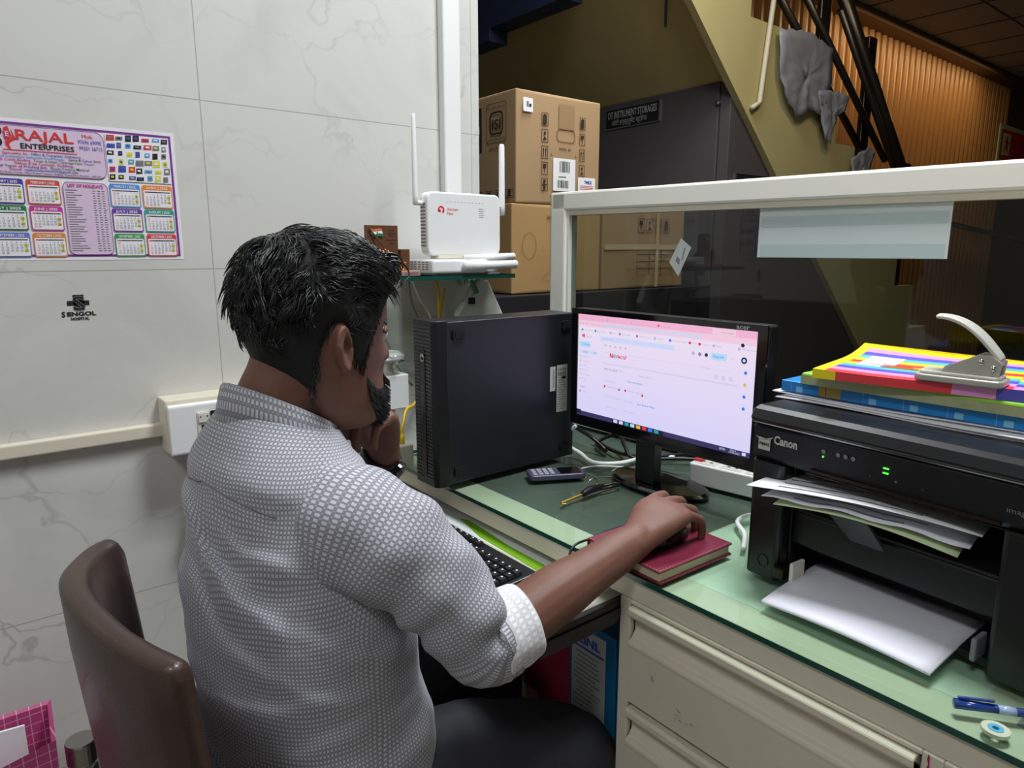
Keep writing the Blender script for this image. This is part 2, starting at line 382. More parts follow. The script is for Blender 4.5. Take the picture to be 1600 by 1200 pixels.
tag(MB().box(2.3, 2.42, 2.5, 3.3, 2.36, 2.72).box(2.3, 2.42, 3.06, 3.3, 2.30, 2.36).build('ceiling_beam', 'dark_blue'), 'dark navy steel beam under the ceiling at the upper left of the stair', 'beam')
tag(MB().tube([(2.545, 2.11, 2.40), (2.56, 2.13, 2.27), (2.615, 2.165, 2.247)][:1] + [(2.62, 2.17, 2.22)], .006, 6).build('hanging_wire', 'matte_black'), 'short black wire hanging from the underside of the yellow stair', 'wire')
# exit sign
t = thing('exit_sign', 'red and pale green running man exit sign on the dark timber at far right', 'sign', (9.6, 2.95, 2.1))
mat('sign_red', '#c01a2a', .5); mat('sign_green', '#b9cf9a', .5)
M = FW(9.42, 2.22, 2.925)
b = MB().box(9.42, 10.62, 2.927, 2.94, 2.22, 2.64, 1)
b.rect(.05, .05, 1.15, .37, 0, M, .003).rect(.1, .09, .36, .33, 1, M, .005)
b.disc(.24, .285, .024, 0, M, .007).poly([(.20, .19), (.24, .27), (.29, .24), (.27, .18)], 0, M, .007)
b.poly([(.15, .12), (.18, .11), (.24, .19), (.21, .21)], 0, M, .007).poly([(.27, .20), (.31, .15), (.29, .11), (.24, .18)], 0, M, .007)
b.poly([(.14, .22), (.16, .24), (.23, .27), (.24, .25)], 0, M, .007).poly([(.26, .26), (.33, .22), (.31, .21), (.26, .235)], 0, M, .007)
b.build('sign_plate', ['sign_red', 'sign_green'], t, world=True)
tag(MB().tube([(7.73, 2.86, 1.524), (10.6, 2.86, 1.345)], .03, 8).build('wall_rail', 'chrome', smooth=True), 'pale metal rail slanting down across the slatted timber wall', 'handrail')
# ------------------------------------------------------------------ things on the tiled wall
mat('cal_pink', '#d9c3dc', .5); mat('cal_purple', '#7a2f93', .5); mat('cal_white', '#ece9f0', .5)
MON = [('JANUARY', '#4a3aa0', 3, 31), ('FEBRUARY', '#d14a3e', 6, 28), ('MARCH', '#4b93dc', 6, 31), ('APRIL', '#e98a2f', 2, 30), ('MAY', '#1f7a44', 4, 31), ('JUNE', '#c8329a', 0, 30),
       ('JULY', '#6a3aa8', 2, 31), ('AUGUST', '#1f9f92', 5, 31), ('SEPTEMBER', '#6c78cc', 1, 30), ('OCTOBER', '#e08a3a', 3, 31), ('NOVEMBER', '#2f9a4e', 6, 30), ('DECEMBER', '#d8414a', 1, 31)]
mat('cal_yellow', '#d8d838', .5)
t = thing('wall_calendar', 'pink and purple bordered 2025 year calendar taped to the tiled wall', 'calendar', (.19, 1.3985, 1.2225))
YW = 1.3985
x0, x1, z0, z1 = .030, .3375, 1.2225, 1.446
M = FW(0, 0, YW)
b = MB()
R = []
for i in range(9):
    zz = z0 + (z1-z0)*i/8
    R.append([(x0 + (x1-x0)*j/12, YW + .001 - (.0012 if 0 else 0), zz) for j in range(13)])
b.rings(R, False, False)
b.outline([(x0+.006, z0+.006), (x1-.006, z0+.006), (x1-.006, z1-.006), (x0+.006, z1-.006)], .0035, 1, M, -.0004)
b.build('sheet', ['cal_white', 'cal_purple'], t, world=True)
w = .0004
MH = FW(.0115, 0, YW)
b = MB().rrect(.024, 1.359, .2135, 1.435, .012, 0, MH, w).outline(rrect_pts(.024, .2135, 1.359, 1.435, .012), .0006, 1, MH, w*2)
b.text('RAJAL', .0885, 1.4135, .0225, 2, MH, w*3, fit=.079, bold=.0003)
b.text('ENTERPRISES', .0945, 1.4005, .0115, 3, MH, w*3, fit=.074, bold=.0002)
b.rect(.072, 1.3965, .1725, 1.3977, 2, MH, w*3)
b.disc(.0645, 1.425, .0085, 3, MH, w*2).disc(.0645, 1.408, .0075, 3, MH, w*2).text('R', .0610, 1.4205, .012, 0, MH, w*4, bold=.0003)
b.poly([(.0755, 1.412), (.074, 1.424), (.076, 1.4305), (.081, 1.433), (.0850, 1.419), (.083, 1.4135)], 2, MH, w*3).text('E', .0762, 1.417, .011, 0, MH, w*5, bold=.0003)
b.poly([(.0755, 1.41), (.083, 1.413), (.0858, 1.419), (.0848, 1.430), (.0905, 1.413), (.0825, 1.4085), (.0805, 1.404), (.083, 1.397), (.079, 1.398), (.0755, 1.404)], 2, MH, w*2)
b.text('Mob.', .1905, 1.424, .0085, 2, MH, w*3, 'CENTER'); b.text('97696 69090', .1925, 1.4145, .009, 4, MH, w*3, 'CENTER', fit=.034); b.text('99201 36715', .1935, 1.4045, .009, 4, MH, w*3, 'CENTER', fit=.034)
rows = [(1.3905, [('Specialty In : ', 2), ('Office & Computer Stationery,', 4)], .112), (1.3855, [('All Types of Computers Stationery Pre-Printing, ', 5), ('Xerox & ', 3), ('Colour ', 6), ('Xerox', 3)], .162),
        (1.3805, [('Spiral & Comb Binding, ', 7), ('Toner & Inkjet Cartridge New Toner,', 8)], .150), (1.3755, [('Ribbon & Ink Cartridge, ', 2), ('Refilling,', 7)], .082),
        (1.3705, [('All Types of Printing Job, ', 9), ('House Keeping Material', 8)], .128), (1.3657, [('Email : ', 7), ('rajalenterprises2025@gmail.com', 4)], .098)]
for zz, parts, wd in rows:
    n = sum(len(p[0]) for p in parts); xx = .1255 - wd/2
    for s_, mi in parts:
        f = wd*len(s_)/n; b.text(s_.strip(), xx, zz, .0056, mi, MH, w*3, fit=f*.95, bold=.00004); xx += f
b.text('Shop No. 13, Raj Shree Tower, Near Pratap Cinema, Kolbad, Thane(W), Mumbai - 400 601', .038, 1.3612, .0043, 3, MH, w*3, fit=.166)
for nm, h in (('cal_sky', '#4f9fd8'), ('cal_violet', '#6f62c4'), ('cal_mag', '#c83a98'), ('cal_grn', '#3f8a62'), ('cal_plum', '#6c3f86')): mat(nm, h, .5)
b.build('heading_panel', ['cal_pink', 'cal_purple', 'red_ink', 'black_ink', 'blue_ink', 'cal_sky', 'cal_violet', 'cal_mag', 'cal_grn', 'cal_plum'], t, world=True)
# product pictures
rnd = random.Random(3); b = MB().rect(.2275, 1.357, .3275, 1.4355, 0, M, w)
for iy in range(6):
    for ix in range(7):
        cx = .234 + ix*.0142 + rnd.uniform(-.002, .002); cy = 1.3635 + iy*.0132 + rnd.uniform(-.001, .001); a, c_ = rnd.uniform(.0035, .007), rnd.uniform(.003, .006)
        mi = rnd.choice([1, 1, 2, 3, 4, 5, 6, 1])
        b.poly([(cx-a, cy-c_), (cx+a*.9, cy-c_*.8), (cx+a, cy+c_), (cx-a*.8, cy+c_*.9)], mi, M, w*2)
        b.poly([(cx-a*.5, cy-c_*.2), (cx+a*.5, cy-c_*.3), (cx+a*.4, cy+c_*.5), (cx-a*.5, cy+c_*.4)], rnd.choice([0, 1, 2, 4, 5]), M, w*3)
b.build('product_pictures', ['cal_white', 'black_ink', 'blue_ink', 'red_ink', 'grey_ink', 'cal_yellow', 'cal_sky'], t, world=True)
b = MB().rrect(.1575, 1.2315, .2235, 1.352, .009, 0, M, w).outline(rrect_pts(.1575, .2235, 1.2315, 1.352, .009), .0006, 1, M, w*2)
b.text('LIST OF HOLIDAYS', .1905, 1.3435, .0075, 2, M, w*3, 'CENTER', fit=.052, bold=.0002)
for k in range(26):
    zz = 1.338 - k*.0040
    b.rect(.161, zz, .161 + rnd.uniform(.012, .028), zz+.0011, 3, M, w*2)
    for q in (.2, .207, .214): b.rect(q, zz, q+rnd.uniform(.003, .005), zz+.0011, 3, M, w*2)
b.build('holiday_list', ['cal_pink', 'cal_purple', 'cal_mag', 'grey_ink'], t, world=True)
for i, (nm, colr, first, days) in enumerate(MON):
    r, cidx = divmod(i, 4)
    ux0, ux1 = ((.052, .1035), (.1075, .1535), (.2265, .2735), (.2775, .326))[cidx]
    vz1 = (1.3525, 1.3105, 1.2675)[r]; vz0 = vz1 - .0395
    mat('cal_m%d' % i, colr, .5)
    b = MB().rrect(ux0, vz0, ux1, vz1, .003, 0, M, w).rrect(ux0+.0015, vz0+.002, ux1-.0015, vz1-.0085, .002, 1, M, w*2)
    b.text(nm + ' | 2025', (ux0+ux1)/2, vz1-.0065, .0058, 1, M, w*2, 'CENTER', fit=(ux1-ux0)*.72, bold=.0001)
    cw = (ux1-ux0-.007)/7
    b.rect(ux0+.0035, vz1-.0122, ux0+.0035+cw, vz1-.0108, 3, M, w*3).rect(ux0+.0035+cw, vz1-.0122, ux1-.0035, vz1-.0108, 2, M, w*3)
    for d in range(1, days+1):
        q = (d-1+first); rr, cc = divmod(q, 7); rr = rr if rr < 5 else 0
        px = ux0+.0035+cc*cw+cw*.5; pz = vz1-.0172-rr*.0043
        hl = cc == 6 and rr in (1, 3)
        if hl: b.rect(px-cw*.45, pz-.0008, px+cw*.45, pz+.0034, 4, M, w*3)
        b.text(str(d), px, pz, .0038, 3 if cc == 0 else 2, M, w*4, 'CENTER')
    b.build('month_panel', ['cal_m%d' % i, 'cal_white', 'black_ink', 'red_ink', 'cal_yellow'], t, world=True)

# hospital emblem printed on the tile
t = thing('wall_emblem', 'small black hospital cross emblem with lettering printed on the tiled wall', 'emblem', (.159, 1.399, 1.115))
M = FW(0, 0, 1.3995)
b = MB().rect(.1435, 1.1455, .1765, 1.1535, 0, M, .0002).rect(.153, 1.137, .169, 1.1635, 0, M, .0002)
b.build('cross', 'black_ink', t, world=True)
b = MB().text('S', .161, 1.1375, .0335, 1, M, .0004, 'CENTER', bold=.0012, fit=.0185).text('S', .161, 1.1375, .0335, 0, M, .0006, 'CENTER', bold=.0003, fit=.0175)
b.build('letter', ['black_ink', 'grey_ink'], t, world=True)
b = MB().text('S', .1335, 1.1265, .0125, 0, M, .0003, bold=.0004).text('ENGOL', .1413, 1.1275, .0098, 0, M, .0003, bold=.0004, fit=.0435).text('HOSPITAL', .1465, 1.1202, .0065, 0, M, .0003, bold=.0003, fit=.0275)
b.build('lettering', 'black_ink', t, world=True)

t = thing('cable_trunking', 'long cream cable trunking running along the tiled wall', 'trunking', (-.5, 1.4, .893))
MB().rbox(-1.6, .268, 1.382, 1.4, .895, .921, .004, ax='x').build('channel', 'ivory', t, world=True)
tag(MB().rbox(.906, .952, 1.374, 1.4, 1.30, 3.1, .005).build('wall_conduit', 'white_plastic'), 'tall white square conduit running up the tiled wall beside its corner', 'conduit')
# modular socket box
t = thing('socket_box', 'white modular wall socket box with ivory sides behind the seated man', 'socket box', (.40, 1.37, .87))
MB().box(.268, .60, 1.345, 1.4, .868, .970).build('back_box', 'ivory', t, world=True, bevel=.003)
MB().rbox(.270, .60, 1.331, 1.345, .866, .962, .006, ax='x').build('faceplate', 'white_plastic', t, world=True, bevel=.002)
for k, (xa, mm) in enumerate(((.318, 'off_white_plastic'), (.342, 'matte_black'), (.368, 'white_plastic'), (.40, 'white_plastic'), (.43, 'white_plastic'))):
    b = MB().box(xa, xa+(.022 if k < 2 else .03), 1.3285, 1.331, .902, .944)
    if k == 0:
        b.box(xa+.002, xa+.02, 1.326, 1.3285, .925, .942, 0).box(xa+.006, xa+.016, 1.3275, 1.3284, .908, .92, 1).disc(xa+.005, .936, .0014, 1, FW(0, 0, 1.3255)).disc(xa+.017, .936, .0014, 1, FW(0, 0, 1.3255))
    elif k >= 2:
        b.disc(xa+.015, .932, .0035, 1, FW(0, 0, 1.328))
    b.build('socket' if k != 2 else 'switch', [mm, 'matte_black'], t, world=True)
t = thing('charger_plug', 'black charger plugged into the wall socket box with its cord hanging down', 'charger', (.375, 1.328, .92))
MB().rbox(.352, .40, 1.283, 1.328, .905, .935, .005).build('adapter', 'black_plastic', t, world=True)
MB().tube([(.352, 1.305, .918), (.343, 1.30, .917), (.338, 1.302, .90), (.344, 1.31, .86), (.35, 1.32, .80), (.34, 1.33, .745), (.33, 1.345, .72)], .0022, 8, smooth=5).build('cord', 'black_plastic', t, world=True, smooth=True)
MB().rbox(.296, .334, 1.35, 1.385, .715, .738, .006, ax='x').build('cord_bundle', 'black_plastic', t, world=True)
tag(MB().tube([(.44, 1.385, .968), (.452, 1.378, .99), (.475, 1.376, 1.015), (.52, 1.375, 1.03), (.62, 1.376, 1.03), (.74, 1.376, 1.0), (.80, 1.37, .93)], .0035, 8, smooth=6).build('wall_cable', mat('grey_cable', '#8c8c88', .5), smooth=True), 'grey cable looping along the tiled wall behind the man', 'cable')

# adapters, network cable and wall box between the man and the tower
t = thing('power_adapter', 'white power adapter box plugged into the wall left of the black tower', 'adapter', (.73, 1.36, .88))
MB().rbox(.712, .772, 1.335, 1.392, .888, .965, .005).build('case', 'white_plastic', t, world=True, bevel=.002)
MB().lathe([(.008, 0), (.008, .012), (.006, .014), (.0065, .022), (.005, .024), (.005, .03), (.003, .032)], 12, M=Matrix.Translation((.738, 1.36, .965))).build('cable_boot', 'ivory', t, world=True, smooth=True)
tag(MB().tube([(.738, 1.36, .99), (.745, 1.362, 1.02), (.72, 1.37, 1.06), (.70, 1.375, 1.09), (.68, 1.38, 1.10), (.6, 1.385, 1.11)], .003, 8, smooth=6).build('adapter_cable', 'grey_cable', smooth=True), 'thin grey cable rising from the white power adapter', 'cable')
def rag(name, cx, cy, cz, sx, sy, sz, m, label, cat, seed=0):
    b = MB(); R = []
    for i in range(13):
        ph = PI*(i+.02)/12.04; r = []
        for j in range(22):
            th = 2*PI*j/22; p = Vector((math.sin(ph)*math.cos(th), math.sin(ph)*math.sin(th), math.cos(ph)))
            q = 1 + .35*noise.noise(p*2.5 + Vector((seed, 0, 0))) + .25*noise.noise(p*6 + Vector((0, seed, 0)))
            r.append((cx+p.x*sx*q, cy+p.y*sy*q, cz+p.z*sz*q))
        R.append(r)
    b.rings(R); return tag(b.build(name, m, smooth=True), label, cat)
mat('clear_wrap', '#b4b8b4', .12, coat=.8)
rag('plastic_bag', .735, 1.345, 1.005, .030, .026, .014, 'clear_wrap', 'crumpled clear plastic bag on the white power adapter', 'plastic bag', 2)
t = thing('network_socket', 'cream network socket box with a yellow cable plugged in beside the tower', 'network socket', (.73, 1.33, .77))
MB().rbox(.712, .75, 1.285, 1.33, .766, .815, .004).build('box', 'ivory', t, world=True, bevel=.002)
mat('yellow_cable', '#d9b41e', .4)
tag(MB().tube([(.733, 1.307, .815), (.734, 1.308, .845), (.74, 1.312, .86), (.76, 1.33, .885), (.80, 1.35, .90), (.86, 1.37, 1.0), (.90, 1.38, 1.15)], .0035, 8, smooth=6).tube([(.733, 1.307, .813), (.733, 1.307, .838)], .0065, 8).build('network_cable', 'yellow_cable', smooth=True), 'yellow network cable rising behind the black tower', 'cable')
tag(MB().tube([(.72, 1.30, .80), (.695, 1.30, .792), (.68, 1.30, .80), (.685, 1.31, .83), (.70, 1.33, .86)], .003, 8, smooth=6).build('white_cable', 'white_plastic', smooth=True), 'short white cable looped beside the cream network socket', 'cable')
tag(MB().rbox(.716, .756, 1.375, 1.4, .766, .89, .004).build('cable_duct', 'off_white_plastic'), 'short pale cable duct below the white power adapter', 'cable duct')

# ------------------------------------------------------------------ glass wall shelf and what stands on it
ZS = 1.185
t = thing('glass_shelf', 'green edged glass shelf on the tiled wall above the black tower', 'shelf', (.80, 1.34, ZS-.01))
b = MB(); b.add([(x, y, z) for x in (.56, 1.015) for y in (1.255, 1.4) for z in (ZS-.009, ZS)], [(1,3,7,5),(0,4,6,2)], 0).add([(x, y, z) for x in (.56, 1.015) for y in (1.255, 1.4) for z in (ZS-.009, ZS)], [(0,1,5,4),(4,5,7,6),(0,2,3,1),(2,6,7,3)], 1)
b.build('pane', ['desk_glass', 'glass_edge'], t, world=True)
for x in (.62, .96): MB().box(x-.012, x+.012, 1.37, 1.4, ZS-.03, ZS-.0095).build('bracket', 'chrome', t, world=True, bevel=.003)
# bronze relief plaque
mat('bronze', '#6f4a33', .45, metal=.35, bump=.25, bscale=120, var=.2, vscale=40); mat('copper', '#b07a52', .32, metal=.7, bump=.3, bscale=150)
mat('copper_base', '#c49a80', .4, metal=.2)
t = thing('memorial_plaque', 'bronze relief plaque of soldiers raising a flag on the glass shelf', 'plaque', (.72, 1.31, ZS))
MB().box(.648, .778, 1.285, 1.345, ZS, ZS+.011).build('base', 'copper_base', t, world=True, bevel=.001)
MB().box(.672, .745, 1.318, 1.330, ZS+.011, ZS+.105).build('back_panel', 'bronze', t, world=True, bevel=.001)
MB().box(.650, .672, 1.312, 1.326, ZS+.011, ZS+.055).build('side_panel', 'bronze', t, world=True, bevel=.001)
MB().box(.747, .769, 1.312, 1.326, ZS+.011, ZS+.056).build('side_panel', 'bronze', t, world=True, bevel=.001)
MB().tube([(.705, 1.308, ZS+.06), (.677, 1.315, ZS+.098)], .0016, 8).build('flag_pole', 'bronze', t, world=True)
mat('flag_orange', '#d8763a', .5); mat('flag_green', '#17835a', .5)
b = MB()
for i, mi in ((0, 2), (1, 1), (2, 0)):
    R = [[(.6800+.003*(2-i)*.5+.026*j/8*1.0, 1.3155-.0012*math.sin(j*1.2), ZS+.082+(i+q)*.0052 - .0012*math.sin(j*.8)) for j in range(9)] for q in (0, 1)]
    b.rings(R, False, False, mi)
b.disc(.694, ZS+.0895, .0018, 3, FW(0, 0, 1.3135))
o = b.build('flag', ['flag_orange', 'paper_white', 'flag_green', 'blue_ink'], t, world=True)
b = MB(); rr = random.Random(5)
def limb(a, c_, r): b.tube([a, tuple((a[i]+c_[i])/2 + rr.uniform(-.001, .001) for i in range(3)), c_], lambda q: r*(1-.35*abs(q-.4)), 7)
for (fx, fz, hx, hz) in ((.690, ZS+.018, .700, ZS+.050), (.702, ZS+.018, .704, ZS+.046), (.712, ZS+.018, .712, ZS+.050), (.722, ZS+.016, .727, ZS+.043), (.734, ZS+.016, .744, ZS+.030), (.745, ZS+.015, .752, ZS+.026)):
    mx, mz = (fx*.4+hx*.6), (fz*.45+hz*.55); y = 1.307
    limb((fx-.004, y, fz-.006), (mx-.002, y, mz), .003); limb((fx+.006, y-.003, fz-.006), (mx, y-.002, mz), .003)
    limb((mx, y-.002, mz), (hx, y-.003, hz-.004), .0048); limb((hx, y-.003, hz-.004), (hx-.008, y-.004, hz+.006), .002)
    b.rings([[(hx+r_*math.cos(k*PI/4), y-.004+r_*math.sin(k*PI/4), hz+zz) for k in range(8)] for r_, zz in ((.001, -.003), (.003, -.001), (.0032, .0015), (.001, .004))])
for k in range(14):
    x = .676 + k*.0055; b.rings([[(x+.005*r_*math.cos(q*PI/4), 1.306+.006*r_*math.sin(q*PI/4), ZS+.011+zz) for q in range(8)] for r_, zz in ((1, 0), (.8, .003+rr.random()*.004), (.2, .006+rr.random()*.004))])
b.build('figures', 'copper', t, world=True, smooth=True)
b = MB(); M = FW(0, 0, 1.3175)
for k, (u, v, wd) in enumerate(((.722, .094, .014), (.72, .088, .016), (.722, .083, .012), (.715, .074, .024), (.724, .067, .010))): b.rect(u, ZS+v, u+wd, ZS+v+.0018, 0, M)
b.build('inscription', mat('bronze_dark', '#3a2a22', .6), t, world=True)
b = MB().text('SARAGARHI', .69, ZS+.003, .006, 0, FW(0, 0, 1.2845), fit=.0) if False else MB().rect(.705, ZS+.0035, .735, ZS+.008, 0, FW(0, 0, 1.2845)).rect(.74, ZS+.0035, .772, ZS+.008, 0, FW(0, 0, 1.2845))
b.build('base_lettering', mat('faded_mauve', '#8a6a86', .6), t, world=True)

# standing router
def antenna(p, base, r0, r1, h, nm='antenna', lean=0):
    o = MB().lathe([(r0*.6, 0), (r0, .002), (r0, .02), (r1, h-.006), (r1*.7, h-.001), (r1*.1, h)], 14).build(nm, 'white_plastic', p, smooth=True)
    o.location = base; o.rotation_euler = (0, lean, 0); return o
t = thing('wifi_router', 'white upright router with two antennas and red logo on the glass shelf', 'router', (.885, 1.305, ZS+.04), 0)
def rpl(x0, x1, z0, z1, r): return rrect_pts(x0, x1, z0, z1, r, 5)
MB().prism(rpl(-.085, .112, .002, .137, .016), -.018, .013, T=lambda a, b, c: (a, c, b)).build('case', 'white_plastic', t, bevel=.004, bseg=3)
b = MB()
for k in range(13): b.box(-.0865, -.0848, -.010, .008, .022+k*.0073, .0255+k*.0073)
b.build('vents', 'grey_ink', t)
MB().box(-.06, .09, -.02, .015, -.004, .003).build('foot', 'ivory', t, bevel=.001)
mat('logo_red', '#e0202c', .4)
M = FW(0, 0, -.0184)
b = MB(); pts = []
for k in range(19):
    a = math.radians(215 - k*15); pts.append((-.050+.0085*math.cos(a), .099+.0085*math.sin(a)))
for k in range(19):
    a = math.radians(215 - (18-k)*15); pts.append((-.0505+.0048*math.cos(a), .0995+.0048*math.sin(a)))
n2 = len(pts)
b.add([(p_[0], p_[1], 0) for p_ in pts], [(k, k+1, n2-2-k, n2-1-k) for k in range(18)], 0, M)
b.disc(-.0535, .0975, .003, 0, M)
b.build('logo', 'logo_red', t)
b = MB().text('Xstream', -.035, .0985, .0085, 0, M).text('Fiber', -.035, .0895, .0085, 0, M)
for k in range(11): b.rect(-.035+k*.0095, .1165, -.031+k*.0095, .1173, 1, M)
for k in range(5): b.rect(.050, .104-k*.0045, .050+.016*(1 if k % 2 else .8), .1048-k*.0045, 1, M)
b.build('lettering', ['logo_red', 'grey_ink'], t)
for sx_, xx in ((-1, -.087), (1, .114)):
    pv = MB().tube([(xx, 0, .113), (xx+sx_*.012, 0, .113)], .0055, 10).build('antenna_hinge', 'white_plastic', t, smooth=True)
antenna(t, (-.103, 0, .108), .0058, .0045, .185); antenna(t, (.130, 0, .093), .0072, .0065, .16)
# flat router
t = thing('wifi_router', 'white flat router with folded antennas lying under the upright router', 'router', (.885, 1.325, ZS), 0)
MB().prism([(-.09, -.062), (.05, -.062), (.11, -.03), (.11, .06), (-.09, .06)], 0.004, .034).build('case', 'white_plastic', t, bevel=.006, bseg=3)
MB().box(-.075, .10, -.05, .05, 0, .004).build('foot', 'grey_ink', t)
b = MB()
for k in range(4):
    for q in range(5): b.box(-.0905, -.0895, -.045+q*.016, -.035+q*.016, .012+k*.005, .0145+k*.005)
b.build('vents', 'grey_ink', t)
MB().tube([(-.015, -.073, .020), (.13, -.072, .022)], .0095, 12).build('antenna', 'white_plastic', t, smooth=True)
MB().tube([(.0, -.052, .036), (.145, -.045, .040)], .008, 12).build('antenna', 'white_plastic', t, smooth=True)
# cables and packet under the shelf
for (nm, m, lb, pts) in (('shelf_cable', 'grey_cable', 'grey cable hanging under the glass shelf', [(.80, 1.375, ZS-.012), (.805, 1.37, 1.12), (.83, 1.37, 1.05), (.845, 1.36, .9)]),
                         ('shelf_cable', 'yellow_cable', 'thick yellow cable hanging under the glass shelf', [(.865, 1.365, ZS-.012), (.87, 1.36, 1.14), (.872, 1.36, 1.05), (.875, 1.36, .9)]),
                         ('shelf_cable', 'ivory', 'thin cream cable hanging slantwise under the glass shelf', [(.805, 1.365, ZS-.012), (.82, 1.36, 1.13), (.85, 1.36, 1.08), (.865, 1.36, .95)])):
    tag(MB().tube(pts, .0028 if 'yellow' not in lb else .004, 8, smooth=6).build(nm, m, smooth=True), lb, 'cable')
mat('foam_white', '#cfcfca', .6, bump=.3, bscale=60)
t = thing('fibre_box', 'white fibre packet with a green connector hanging under the glass shelf', 'packet', (.97, 1.33, 1.10))
MB().prism([(.90, 1.09), (.945, 1.155), (.965, 1.172), (.99, 1.168), (1.035, 1.085), (1.02, 1.04), (.94, 1.05)], 1.325, 1.345, T=lambda a, b, c: (a, c, b)).build('packet', 'foam_white', t, world=True, bevel=.004)
MB().tube([(.938, 1.322, 1.17), (.951, 1.318, 1.14)], .0055, 8).build('connector', mat('connector_green', '#1f7a4a', .4), t, world=True)
MB().box(.93, .945, 1.318, 1.325, 1.115, 1.13).build('clip', 'black_plastic', t, world=True)

# ------------------------------------------------------------------ cardboard boxes on the dark cabinet
mat('cardboard', '#ac8d68', .75, var=.07, vscale=5, bump=.1, bscale=30); mat('box_ink', '#33261c', .7); mat('cardboard_tan', '#ad8a5a', .75, var=.07, vscale=5)
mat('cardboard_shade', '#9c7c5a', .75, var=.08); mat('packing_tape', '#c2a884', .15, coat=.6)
def carton(label, x0, x1, y0, y1, z0, z1, m='cardboard'):
    t = thing('cardboard_box', label, 'box', ((x0+x1)/2, (y0+y1)/2, z0), 0, 'cardboard boxes behind the partition')
    b = MB(); R = []
    for z, g in ((z0, 0), (z0+.01, .003), ((z0+z1)/2, .006), (z1-.01, .003), (z1, 0)):
        r = []
        for k, (ax, ay, bx, by) in enumerate(((x0, y0, x1, y0), (x1, y0, x1, y1), (x1, y1, x0, y1), (x0, y1, x0, y0))):
            for q in range(6):
                f = q/6; bul = g*math.sin(PI*f); nx, ny = ((0, -1), (1, 0), (0, 1), (-1, 0))[k]
                r.append((ax+(bx-ax)*f+nx*bul, ay+(by-ay)*f+ny*bul, z))
        R.append(r)
    b.rings(R); b.build('carton', m, t, world=True, bevel=.004)
    return t
tag(struct(MB().box(1.12, 2.75, 1.95, 2.62, 0, 1.075).build('dark_cabinet', mat('dark_cabinet', '#232226', .4), bevel=.004)), 'dark low cabinet carrying the cardboard boxes', 'cabinet')
del bpy.data.objects['dark_cabinet']['kind']
t = carton('upper cardboard box with certification mark, icons and white labels', 1.62, 2.045, 2.0, 2.42, 1.408, 1.80)
def icon(b, u, v, w_, h, M, kind, mi=0):
    b.outline([(u, v), (u+w_, v), (u+w_, v+h), (u, v+h)], .0022, mi, M)
    cx, cy = u+w_/2, v+h/2
    if kind == 0: b.poly([(cx-w_*.28, v+h*.15), (cx+w_*.28, v+h*.15), (cx+w_*.28, v+h*.8), (cx, v+h*.93), (cx-w_*.28, v+h*.8)], mi, M)
    elif kind == 1: b.disc(cx, cy+h*.2, w_*.18, mi, M).poly([(cx-w_*.3, cy-h*.3), (cx+w_*.3, cy-h*.3), (cx, cy)], mi, M)
    elif kind == 2:
        for s_ in (-.18, .18): b.rect(cx+w_*(s_-.05), v+h*.15, cx+w_*(s_+.05), v+h*.7, mi, M).poly([(cx+w_*(s_-.13), v+h*.65), (cx+w_*(s_+.13), v+h*.65), (cx+w_*s_, v+h*.88)], mi, M)
    elif kind == 3: b.poly([(cx-w_*.25, cy+h*.05), (cx+w_*.25, cy+h*.05), (cx+w_*.25, cy+h*.35), (cx-w_*.25, cy+h*.35)], mi, M).rect(cx-w_*.04, v+h*.15, cx+w_*.04, cy+h*.05, mi, M)
    else: b.rect(cx-w_*.35, cy-h*.05, cx+w_*.35, cy+h*.06, mi, M).rect(cx-w_*.16, v+h*.1, cx+w_*.16, v+h*.42, mi, M).disc(cx, cy+h*.25, w_*.2, mi, M)
M = FW(0, 0, 1.9925)
b = MB()
for k in range(5): icon(b, 1.735, 1.685-k*.0575, .032, .046, M, k)
for k in range(4): icon(b, 1.928, 1.69-k*.058, .030, .044, M, (0, 3, 2, 1)[k])
b.text('MFM3 40', 1.822, 1.605, .016, 0, M)
for (u, v) in ((1.782, 1.585), (1.908, 1.585), (1.782, 1.432), (1.908, 1.432)): b.rect(u, v, u+.008, v+.002, 0, M).rect(u, v, u+.002, v+.008, 0, M)
b.build('printed_icons', 'box_ink', t, world=True)
b = MB().outline(rrect_pts(1.81, 1.905, 1.635, 1.685, .018), .004, 0, M).rect(1.82, 1.685, 1.90, 1.77, 1, M)
b.build('hand_hole', [mat('cardboard_edge', '#8a6440', .8), mat('cardboard_patch', '#9c7f5b', .7)], t, world=True)
b = MB().rrect(1.647, 1.725, 1.692, 1.772, .003, 0, M, .001).disc(1.679, 1.747, .006, 1, M, .0016).rect(1.662, 1.742, 1.672, 1.76, 2, M, .0016)
b.build('sticker', ['paper_white', 'box_ink', 'grey_ink'], t, world=True)
b = MB().rrect(1.793, 1.458, 1.907, 1.577, .003, 0, M, .001)
rr = random.Random(2)
for (u0_, v0_, v1_) in ((1.825, 1.527, 1.567), (1.815, 1.47, 1.498)):
    u = u0_
    while u < u0_+.052: wd = rr.choice((.0015, .003, .004)); b.rect(u, v0_, u+wd, v1_, 1, M, .0016); u += wd+rr.choice((.0015, .003))
b.rect(1.82, 1.508, 1.86, 1.512, 2, M, .0016)
b.build('barcode_label', ['paper_white', 'box_ink', 'grey_ink'], t, world=True)
b = MB().rrect(1.922, 1.415, 2.016, 1.515, .004, 0, M, .001).text('TMEX', 1.955, 1.492, .016, 1, M, .0016, bold=.0006)
for k in range(3): b.rect(1.932, 1.482-k*.006, 2.005, 1.484-k*.006, 2, M, .0016)
